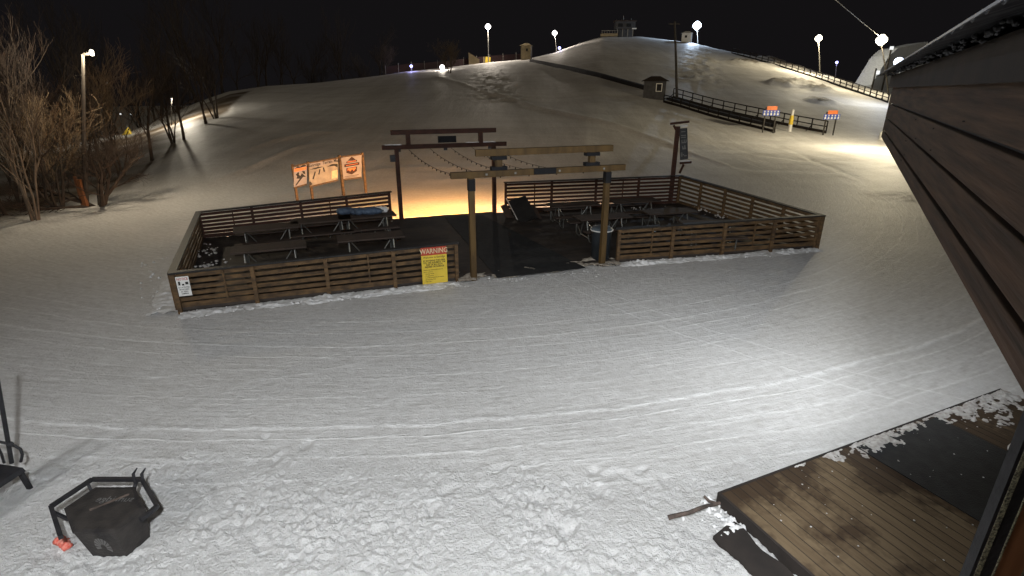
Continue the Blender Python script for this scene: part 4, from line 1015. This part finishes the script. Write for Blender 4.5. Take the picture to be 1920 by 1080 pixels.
# ------------------------------------------------------------------ fire pit
pc = Vector((-4.56, 4.74, 0)); fp = thing('fire_pit', pc, 'black hexagonal metal fire pit with outer rail in trampled snow', 'fire pit')
hx = [R(60*k) for k in range(6)]
def hexring(r, z): return [pc + Vector((r*math.cos(q) - .32*r*math.sin(q) + .10*(.4 - z), .86*r*math.sin(q), z)) for q in hx]
bt, tpv = hexring(.36, -.05), hexring(.45, .38)
bd_ = MB(); bd_.add(bt + tpv, [(5,4,3,2,1,0)] + [(k, (k+1) % 6, 6+(k+1) % 6, 6+k) for k in range(6)]); bd_.build('bowl', M['pit_metal'], fp)
ld = MB(); r1, r2, r3 = hexring(.462, .381), hexring(.462, .40), hexring(.41, .412)
ld.add(r1 + r2 + r3, [(5,4,3,2,1,0)] + [(k, (k+1) % 6, 6+(k+1) % 6, 6+k) for k in range(6)] + [(6+k, 6+(k+1) % 6, 12+(k+1) % 6, 12+k) for k in range(6)] + [(12,13,14,15,16,17)])
ldo = ld.build('lid', M['pit_metal'], fp)
MBt = MB(); text_mesh(MBt, 'sunridge', .125, pc + Vector((.03, .13, .413)), Vector((1,0,0)), Vector((0,-1,0)) * -1, Vector((0,0,1)), mirror=True)
sub(MBt, 'lettering', M['etch'], ldo, fp)
sub(MB().beam(pc + Vector((-.13, -.05, .425)), pc + Vector((.14, .20, .425)), .012, .02), 'grip', M['stick'], ldo, fp)
rl = MB(); rr = hexring(.595, .43)
for k in (0, 1, 2, 3): rl.beam(rr[k], rr[(k+1) % 6], .042, .042)
rl.beam(rr[0], lerp(rr[0], rr[5], .45), .042, .042)
rl.build('rail', M['black_metal'], fp)
for k in range(4): MB().beam(lerp(rr[k], rr[(k+1) % 6], .12) - Vector((0,0,.03)), lerp(tpv[k], tpv[(k+1) % 6], .12) - Vector((0,0,.10)), .03, .03).build('rail_arm', M['black_metal'], fp)
lk = MB()
for dx_ in (0, .10): lk.tube([lerp(rr[1], rr[2], .12) + Vector((dx_, -.03, -.04)), lerp(rr[1], rr[2], .12) + Vector((dx_ - .01, .0, .08)), lerp(rr[1], rr[2], .12) + Vector((dx_ + .03, .03, .14))], [.012, .018, .008], 6)
lk.build('latch', M['black_metal'], fp)
em = MB()
f0, f1 = bt[4], bt[5]; g0, g1 = tpv[4], tpv[5]
def fa(s, q): return lerp(lerp(f0, f1, s), lerp(g0, g1, s), q) + Vector((0, -.004, 0))
for k in range(10):
    an_ = R(-20 + 36*k*.62); c_, s_ = math.cos(an_), math.sin(an_)
    em.add([fa(.5 + .07*c_ - .012*s_, .45 + .13*s_ + .02*c_), fa(.5 + .2*c_ - .03*s_, .45 + .36*s_ + .05*c_), fa(.5 + .2*c_ + .03*s_, .45 + .36*s_ - .05*c_), fa(.5 + .07*c_ + .012*s_, .45 + .13*s_ - .02*c_)], [(0,1,2,3)])
em.build('sun_emblem', M['etch'], fp)
q = G(119, 1020, .03); rc = MB()
for k in range(4): rc.blob(q + Vector((.05*k - .06, -.03*k + .03, .03)), .06, .7, k + 4, 9)
tag(rc.build('red_cloth', M['red_cloth'], None, smooth=True, loc=q), 'small crumpled red cloth in the snow beside the fire pit', 'cloth')

# ------------------------------------------------------------------ lodge deck, mat, step, sticks
la = math.atan2(LE.y, LE.x)
ld_ = thing('lodge_deck', LD0, 'wet brown plank deck at the lodge with patches of snow', 'deck')
d_ = MB(); d_.add(*boxv(0, 6.0, -4.2, 0, .02, .16)); o = d_.build('deck_boards', M['lodge_deck'], None); o.parent = ld_; o.rotation_euler = (0, 0, la)
gp_ = MB()
for k in range(1, 43): gp_.add(*boxv(.14*k - .004, .14*k + .004, -4.2, -.001, .1605, .1615))
o = gp_.build('board_gap', M['ink'], None); o.parent = ld_; o.rotation_euler = (0, 0, la)
d_ = MB(); d_.add(*boxv(-.03, 6.03, .0, .035, -.12, .164)); d_.add(*boxv(-.035, -.001, -4.2, .0, -.12, .164)); o = d_.build('edge_board', M['lodge_dark'], None); o.parent = ld_; o.rotation_euler = (0, 0, la)
mt_ = MB(); mt_.add(*boxv(2.365, 4.15, -2.6, -.06, .163, .176)); mo = mt_.build('door_mat', M['rubber'], None, loc=(0,0,0)); mo.location = LD0; mo.rotation_euler = (0, 0, la)
tag(mo, 'large black rubber mat lying on the lodge deck', 'mat')
# broken lower step board
rn = random.Random(2); L_, R_ = [], []
for k in range(26):
    f = k/25; L_.append((-.50 + .02*rn.random() + .09*f, -.42 - 2.2*f + .03*rn.random())); R_.append((-.10 + .03*math.sin(k), -.30 - 2.3*f))
st_ = MB(); st_.prism(L_ + R_[::-1], .0, .045); so = st_.build('lower_step', M['lodge_dark'], None); so.location = LD0; so.rotation_euler = (0, 0, la)
tag(so, 'dark ragged lower step board beside the lodge deck corner', 'step')
def stick(pts, r, label):
    b = MB().tube(pts, r, 7).build('fallen_branch', M['stick'], None, loc=pts[0]); return tag(b, label, 'branch')
stick([G(1253, 971, .03), G(1262, 968, .05), G(1290, 962, .05), G(1318, 951, .06), G(1350, 943, .07)], [.03, .028, .026, .025, .02], 'long fallen branch lying in snow left of the lodge deck')
stick([G(1320, 930, .14), G(1330, 940, .10), G(1344, 944, .07)], [.016, .02, .018], 'short dark twig sticking up at the lodge deck corner')
# snow left on the deck
def flat_patches(n, fn, seed, name, z, label):
    rn = random.Random(seed); mb = MB()
    for k in range(n):
        p_, r_ = fn(rn); mb.blob(p_, r_, .22, k + seed*50, 8)
    o = mb.build(name, M['snow_lump'], None, smooth=True); o['kind'] = 'stuff'; o['label'] = label; o['category'] = 'snow'; return o
def snow_sheet(name, nu, nv, fn, label, m='snow_lump'):
    mb = MB(); pts = [[fn(i/nu, k/nv) for k in range(nv + 1)] for i in range(nu + 1)]; idx = {}
    for i in range(nu):
        for k in range(nv):
            q = ((i,k),(i+1,k),(i+1,k+1),(i,k+1))
            if max(pts[a][b][1] for a, b in q) <= 0: continue
            f = []
            for a, b in q:
                if (a, b) not in idx: idx[(a, b)] = len(mb.v); mb.v.append(tuple(pts[a][b][0]))
                f.append(idx[(a, b)])
            mb.f.append(tuple(f))
    return mb
def fbm(x, y, z=0): 
    v = Vector((x, y, z)); return noise.noise(v) + .55*noise.noise(v*2.3) + .35*noise.noise(v*5.1) + .2*noise.noise(v*11)
def deck_fn(u, v):
    a, b = .6 + 5.4*u, 1.0*v
    dens = interp(a, [.6, 1.2, 1.8, 2.6, 3.2, 3.9, 4.5, 5.2, 6], [-.95, -.75, -.25, .15, .05, -.2, .1, .25, .3])
    wd_ = interp(a, [.6, 1.8, 2.4, 3.4, 4.0, 4.8, 6], [.2, .45, .5, .32, .35, .7, .8])
    h = fbm(a*3.4 + b*2.5, b*4.6, 4) + .5*fbm(a*11, b*11, 2) + dens - .12 - (b/wd_ - .3)*1.1
    return LP(a, b + .004, .1635 + (.013 if 2.365 < a < 4.15 and b > .06 else 0) + max(-.012, min(.05, h*.035))), h
mb = snow_sheet('deck_snow', 300, 60, deck_fn, '')
o = mb.build('deck_snow', M['thin_snow'], None, smooth=True); tag(o, 'patchy thin snow left along the front edge of the lodge deck', 'snow', kind='stuff')
def crumbs(rn): return LP(rn.uniform(.2, 5), rn.uniform(.1, 1.9), .175), rn.uniform(.004, .006)*rn.uniform(.8, 2.4)
flat_patches(60, crumbs, 4, 'snow_crumbs', .17, 'scattered snow crumbs on the lodge deck and mat')
def step_fn(u, v):
    a, b = -.75 + .9*u, -.1 + 1.2*v
    h = fbm(a*4, b*4, 8) + .5*fbm(a*13, b*13, 5) - .05 - 2.2*abs(a + .22 - .05*math.sin(b*5)) - max(0, b - .35)*1.5
    return LP(a, b, .03 + max(-.06, min(.11, h*.10))), h
mb = snow_sheet('step_snow', 70, 90, step_fn, '')
o = mb.build('step_snow', M['snow_lump'], None, smooth=True); tag(o, 'broken snow at the corner of the lodge deck', 'snow', kind='stuff')

# snow clods thrown up along the terrace edges
rn = random.Random(9); mb = MB()
def clods(P, Q, n, off, w, rmin, rmax, zz=.0):
    d = Q - P; nr_ = Vector((d.y, -d.x, 0)).normalized()
    for k in range(n):
        f = rn.random(); o_ = off + rn.gauss(0, w); r_ = rn.uniform(rmin, rmax) * (.5 + .8*abs(noise.noise(Vector((f*6, P.x, 0)))) * 1.6)
        mb.blob(P + d*f + nr_*o_ + Vector((0, 0, zz + r_*.2)), r_, .75, rn.random()*90, 7)
clods(A1, A2, 110, .25, .12, .012, .045); clods(D1, D2, 110, .22, .12, .012, .045); clods(B1 + Vector((-.3,-2,0)), A1 + Vector((-.3,0,0)), 60, .25, .2, .012, .04)
clods(A2 + Vector((0, -.25, 0)), D1 + Vector((0, -.3, 0)), 60, .12, .16, .012, .03)
clods(B2, B1, 90, -.35, .15, .03, .10); clods(C2, C1, 60, -.3, .15, .03, .10); clods(FRp + Vector((.3,0,0)), FLp, 40, .2, .1, .02, .05)
for P, Q, o0, o1, amp, sd in ((A1, A2, -.05, .50, .17, 2), (D1, D2, -.05, .45, .17, 5), (B1, A1, .0, .75, .10, 7), (B2, B1, -.65, -.05, .16, 9), (C2, C1, -.6, -.05, .12, 11)):
    d = Q - P; L_ = d.length; nr_ = Vector((d.y, -d.x, 0)).normalized()
    def bank(u, v):
        x_ = u*L_; o_ = lerp(o0, o1, v); env = math.sin(math.pi*min(1, max(0, v)))**.7
        e2 = .35 + .9*abs(noise.noise(Vector((x_*.8, sd, 0)))) + .3*noise.noise(Vector((x_*.3, sd, 4)))
        lump = abs(noise.noise(Vector((x_*4.5, o_*5.5, sd))))*.9 + abs(noise.noise(Vector((x_*9, o_*11, sd))))*.55 + .25*noise.noise(Vector((x_*19, o_*22, sd)))
        h = amp*(env*e2*(.35 + lump) - .14)
        p_ = P + d*u + nr_*(o_ + .05*noise.noise(Vector((x_*3, o_*3, sd)))); return Vector((p_.x, p_.y, h)), h
    b_ = snow_sheet('', int(L_/.035), 17, bank, ''); mb.add(b_.v, b_.f)
o = mb.build('snow_clods', M['snow_lump'], None, smooth=True); tag(o, 'broken snow banked up along the edges of the terrace', 'snow', kind='stuff')
d = D1 - A2
def dirty(u, v):
    x_ = u*d.length; o_ = -.75 + 1.15*v; h = fbm(x_*1.6, o_*2.2, 3) + .35 - 1.6*abs(o_ + .12)
    p_ = A2 + d*u + Vector((d.y, -d.x, 0)).normalized()*o_; return Vector((p_.x, p_.y, .075 + max(-.08, min(.06, h*.06)))), h
mb = snow_sheet('', 130, 32, dirty, '')
o = mb.build('dirty_snow', M['dirty_snow'], None, smooth=True); tag(o, 'dirty trodden snow at the threshold of the near gate', 'snow', kind='stuff')
mb = MB()
for P, n in ((G(392, 470, .12), 30), (G(388, 500, .12), 25), (G(1320, 395, .12), 18), (G(1345, 405, .12), 16), (G(1200, 395, .12), 12)):
    for k in range(n): mb.blob(P + Vector((rn.gauss(0, .22), rn.gauss(0, .3), rn.random()*.08)), rn.uniform(.015, .055), .6, k, 7)
o = mb.build('terrace_snow', M['thin_snow'], None, smooth=True); tag(o, 'small snow heaps left on the terrace floor', 'snow', kind='stuff')

# ------------------------------------------------------------------ lodge
wa = math.atan2(643, 1067); wd = Vector((math.sin(wa), math.cos(wa), 0)); wr = Vector((math.cos(wa), -math.sin(wa), 0))
def WP(k, r, z): return wd*k + wr*r + Vector((0, 0, z))
lo = thing('lodge', WP(3, 2, 0), 'dark brown timber lodge with overhanging metal roof at the right', 'building')
s0, KE, KB = .56, 12.0, -2.5
zb, ztp = 3.985, 4.862
wz = [zb, 4.125, 4.335, 4.575, ztp]     # irregular board courses
wb = MB()
for i in range(4):
    off = .004 * (i % 2)
    wb.add(*(lambda: ([WP(KB, s0 + off, wz[i] + .012), WP(KE, s0 + off, wz[i] + .012), WP(KE, s0 + off + .16 - .004*(i%2), wz[i] + .012), WP(KB, s0 + off + .16 - .004*(i%2), wz[i] + .012), WP(KB, s0 + off + .001, wz[i+1] - .012), WP(KE, s0 + off + .001, wz[i+1] - .012), WP(KE, s0 + .16, wz[i+1] - .012), WP(KB, s0 + .16, wz[i+1] - .012)],
             [(3,2,1,0),(4,5,6,7),(0,1,5,4),(1,2,6,5),(2,3,7,6),(3,0,4,7)]))())
wall = wb.build('wall', M['lodge_wood'], lo, bevel=.006)
bk = MB()
a = [WP(KB, s0 + .05, zb + .01), WP(KE - .02, s0 + .05, zb + .01), WP(KE - .02, s0 + .14, zb + .01), WP(KB, s0 + .14, zb + .01)]
bk.add(a + [v + Vector((0, 0, ztp - zb - .02)) for v in a], [(3,2,1,0),(4,5,6,7),(0,1,5,4),(1,2,6,5),(2,3,7,6),(3,0,4,7)]); sub(bk, 'seam', M['ink'], wall, lo)
nl = MB(); rn = random.Random(12)
for k in range(16):
    kk = rn.uniform(1, 12); i = rn.randrange(4); nl.box(WP(kk, s0 - .001, lerp(wz[i], wz[i+1], rn.choice((.2, .8)))), (.008, .012, .008), wa)
sub(nl, 'nail', M['ink'], wall, lo)
fz = MB(); fz.beam(WP(KB, s0 - .045, 4.922), WP(KE + .05, s0 - .045, 4.922), .03, .19); fz.build('frieze_board', M['lodge_dark'], lo)
# corrugated roof, ridges running up the slope
rf = MB(); n = 340; zr0 = 5.022
tops = []
for k in range(n + 1):
    kk = KB + (KE + .35 - KB)*k/n; cz = .010*math.cos(2*math.pi*kk/.24)
    rf.v += [tuple(WP(kk, .30, zr0 + cz)), tuple(WP(kk, 4.2, zr0 + 1.25 + cz)), tuple(WP(kk, .30, zr0 + cz + .008)), tuple(WP(kk, 4.2, zr0 + 1.258 + cz))]
for k in range(n):
    a = 4*k; b = a + 4; rf.f += [(a, b, b+1, a+1), (a+2, a+3, b+3, b+2), (a, a+2, b+2, b)]
rf.build('roof', M['roof_metal'], lo)
lp_ = MB(); lp_.beam(WP(KB, .292, zr0 + .002), WP(KE + .36, .290, zr0 + .002), .006, .010); lp_.build('drip_edge', M['lip_metal'], lo)
sf = MB(); sf.add([WP(KB, .49, 5.022 - .024), WP(KE, .49, 5.022 - .024), WP(KE, 4.2, 6.2), WP(KB, 4.2, 6.2)], [(0,1,2,3)]); sf.build('soffit', M['lodge_dark'], lo)
sn = MB(); rn = random.Random(3)
for k in range(int((KE + 1.0)/.24)):
    kk = (k + .5)*.24
    if kk > KE: break
    for j in range(4): sn.blob(WP(kk + rn.gauss(0, .03), .47 + rn.gauss(0, .02) - .012*j, zr0 + .004 + rn.gauss(0, .006)), rn.uniform(.009, .019), .7, k*5 + j, 7)
sn.build('frost_plug', M['frost'], lo, smooth=True)['kind'] = 'stuff'
# lower wall set back behind the porch, post at its near corner
lw = MB(); lw.add(*(lambda a: (a + [v + Vector((0, 0, 3.66)) for v in a], [(3,2,1,0),(4,5,6,7),(0,1,5,4),(1,2,6,5),(2,3,7,6),(3,0,4,7)]))([WP(KB, 2.6, 0), WP(7.2, 2.6, 0), WP(7.2, 4.2, 0), WP(KB, 4.2, 0)])); lw.build('lower_wall', M['lodge_wood'], lo)
ep = MB(); ep.beam(WP(KE - .2, s0 + .08, -.1), WP(KE - .2, s0 + .08, zb), .16, .16); 
c0 = G(1899, 905, 3.0); c0.z = 0
def PT(px, zz=3.0):  # along image row 905
    v = G(px, 905, zz); v.z = 0; return v
vr = (PT(1960) - PT(1880)).normalized(); vp = Vector((-vr.y, vr.x, 0))
if vp.dot(c0) < 0: vp = -vp
pa = math.atan2(vr.y, vr.x)
w_ = (PT(1910) - PT(1898)).length
x = 0
p0 = PT(1896)
def strip(nm, wid, dep, mm, x0, proud):
    c_ = p0 + vr*(x0 + wid/2) + vp*(dep/2 - proud); MB().box(c_ + Vector((0, 0, 1.79)), (wid - .0008, dep, 3.6), pa).build(nm, M[mm], lo)
u_ = w_ / 12.0
strip('door_frame', 8*u_, .05, 'black_metal', -7*u_, -.004); strip('stone_strip', 11*u_, .07, 'stone_strip', 1*u_, 0); strip('door_frame', 26*u_, .06, 'black_metal', 12*u_, -.006); strip('door_trim', 3*u_, .08, 'stone_strip', 38*u_, 0); strip('door_leaf', 60*u_, .05, 'varnish', 41*u_, -.012)
q = G(1872, 955, .16); bin_((q.x + .05, q.y - .25, .176), 'dark bin with grey lid on the mat at lodge door')

# ------------------------------------------------------------------ lights
# lodge floodlights just outside the frame, with their housings
def flood(loc, target, power, color, spot, blend, label, size=.15):
    t = thing('wall_floodlight', loc, label, 'floodlight'); l = Vector(loc); d = (Vector(target) - l).normalized(); q = d.to_track_quat('-Z', 'Y').to_matrix()
    MB().box(l - d*.12, (.26, .2, .10), 0, q).build('housing', M['black_metal'], t)
    MB().tube([l - d*.16, l - d*.16 + Vector((0, 0, .22))], .02, 6).build('bracket', M['black_metal'], t)
    o = light('flood_beam', 'SPOT', l, power, color, t, spot_size=R(spot), spot_blend=blend, shadow_soft_size=size); aim(o, target, l); return t
wa = math.atan2(643, 1067)
WHITE = (.93, .97, 1.0)
flood((-9.6, -1.6, 6.2), (-2.0, 6.5, 0), 1100, (.95, .97, 1.0), 110, .6, 'white floodlight on a mast left of the view', .3)
flood(tuple(WP(5.2, .78, 3.84)), (.5, 8.5, 0), 230, WHITE, 165, .6, 'white floodlight under the lodge wall above the deck corner', .12)
flood(tuple(WP(9.0, .80, 3.84)), (5.0, 12.0, 0), 480, WHITE, 165, .6, 'white floodlight under the far part of the lodge wall', .12)
flood(tuple(WP(-.5, .17, 6.05)), (1.2, 8.8, 0), 3300, WHITE, 150, .7, 'white floodlight above the lodge eave over the view', .12)
MB_ = MB(); MB_.tube([(-9.6, -1.8, 0), (-9.6, -1.8, 6.4)], .09, 8)
tag(MB_.build('flood_mast', M['dark_pole'], None, loc=(-9.6, -1.8, 0)), 'dark mast of the floodlight left of the view', 'pole')
# sodium strip lamps under the terrace's back edge
def strip_lamp(P, Q, power, out, label, zz=.05):
    mid = (P + Q)/2; mid.z = zz; t = thing('strip_lamp', mid, label, 'lamp', 'amber strip lamps under the terrace edge'); d = Q - P; L = d.length; u_ = d.normalized(); nr_ = Vector((-u_.y, u_.x, 0))
    MB().beam(mid - u_*L/2, mid + u_*L/2, .05, .06).build('housing', M['black_metal'], t)
    o = light('amber_beam', 'AREA', mid + nr_*.05, power, (1, .60, .36) if power > 505 or power < 430 else (1, .47, .12), t, shape='RECTANGLE', size=L, size_y=.05)
    o.rotation_euler = (nr_*1.0 + Vector((0, 0, .12))).to_track_quat('-Z', 'Y').to_euler()
    return t
nrB = Vector((-bd.y, bd.x, 0))
strip_lamp(FLp + nrB*.16, FRp + nrB*.16, 500, 1, 'amber strip lamp under the back edge at the far gate')
strip_lamp(B1 + nrB*.16 + bd*.8, B2 + nrB*.16, 520, 1, 'amber strip lamp behind the back left fence')
strip_lamp(C1 + nrB*.16, lerp(C1, C2, .6) + nrB*.16, 600, 1, 'amber strip lamp behind the back right fence')
for P_, tg_, pw_, lb_ in ((FLp + Vector((-.16, .2, 2.40)), (-3.0, 29, 0), 45, 'amber floodlight on the far gate left post shining uphill'), (FRp + Vector((0, .16, 2.40)), (-1.4, 28, 0), 700, 'added amber floodlight behind the far gate right post shining uphill')):  # right post light is an unseen addition for the slope's amber wash
    t = thing('gate_floodlight', P_, lb_, 'floodlight'); l_ = Vector(P_); MB().box(l_ - Vector((0, .05, 0)), (.12, .06, .12)).build('housing', M['black_metal'], t)
    o = light('amber_beam', 'SPOT', l_, pw_, (1, .52, .22), t, spot_size=R(125), spot_blend=.7, shadow_soft_size=.08); aim(o, tg_, l_)
for f_, lb_ in ((.03, 'added amber downlight behind the far gate left post'), (.5, 'added amber downlight behind the far gate crossbeam middle'), (.97, 'added amber downlight behind the far gate right post')):  # unseen extra lamps added to strengthen the glow at the terrace edge
    l_ = lerp(FLp, FRp, f_) + nrB*.15 + Vector((0, 0, 2.62)); t = thing('added_downlight', l_, lb_, 'floodlight'); MB().box(l_ + Vector((0, -.03, .05)), (.14, .08, .10)).build('housing', M['black_metal'], t)
    o = light('amber_beam', 'SPOT', l_, 900, (1, .45, .12), t, spot_size=R(98), spot_blend=.8, shadow_soft_size=.08); aim(o, l_ + nrB*3.3 - Vector((0, 0, 2.6)), l_)
# night sky glow: weak sun standing for the town's light, soft
sd_ = bpy.data.lights.new('town_glow', 'SUN'); sd_.energy = .205; sd_.angle = R(25); sd_.color = (1, .83, .55)
so_ = bpy.data.objects.new('town_glow', sd_); col.objects.link(so_); so_.rotation_euler = Vector((.35, .8, -.50)).to_track_quat('-Z', 'Y').to_euler()
w = bpy.data.worlds.new('World'); scene.world = w; w.use_nodes = True
bg = w.node_tree.nodes['Background']; bg.inputs['Color'].default_value = (.0062, .0056, .0062, 1); bg.inputs['Strength'].default_value = 1.0

scene.view_settings.view_transform = 'Standard'; scene.view_settings.look = 'None'; scene.view_settings.gamma = 1; scene.view_settings.exposure = 0
scene.render.engine = 'CYCLES'
try:
    scene.cycles.use_denoising = True; scene.cycles.max_bounces = 5; scene.cycles.sample_clamp_indirect = 4.0
except Exception: pass
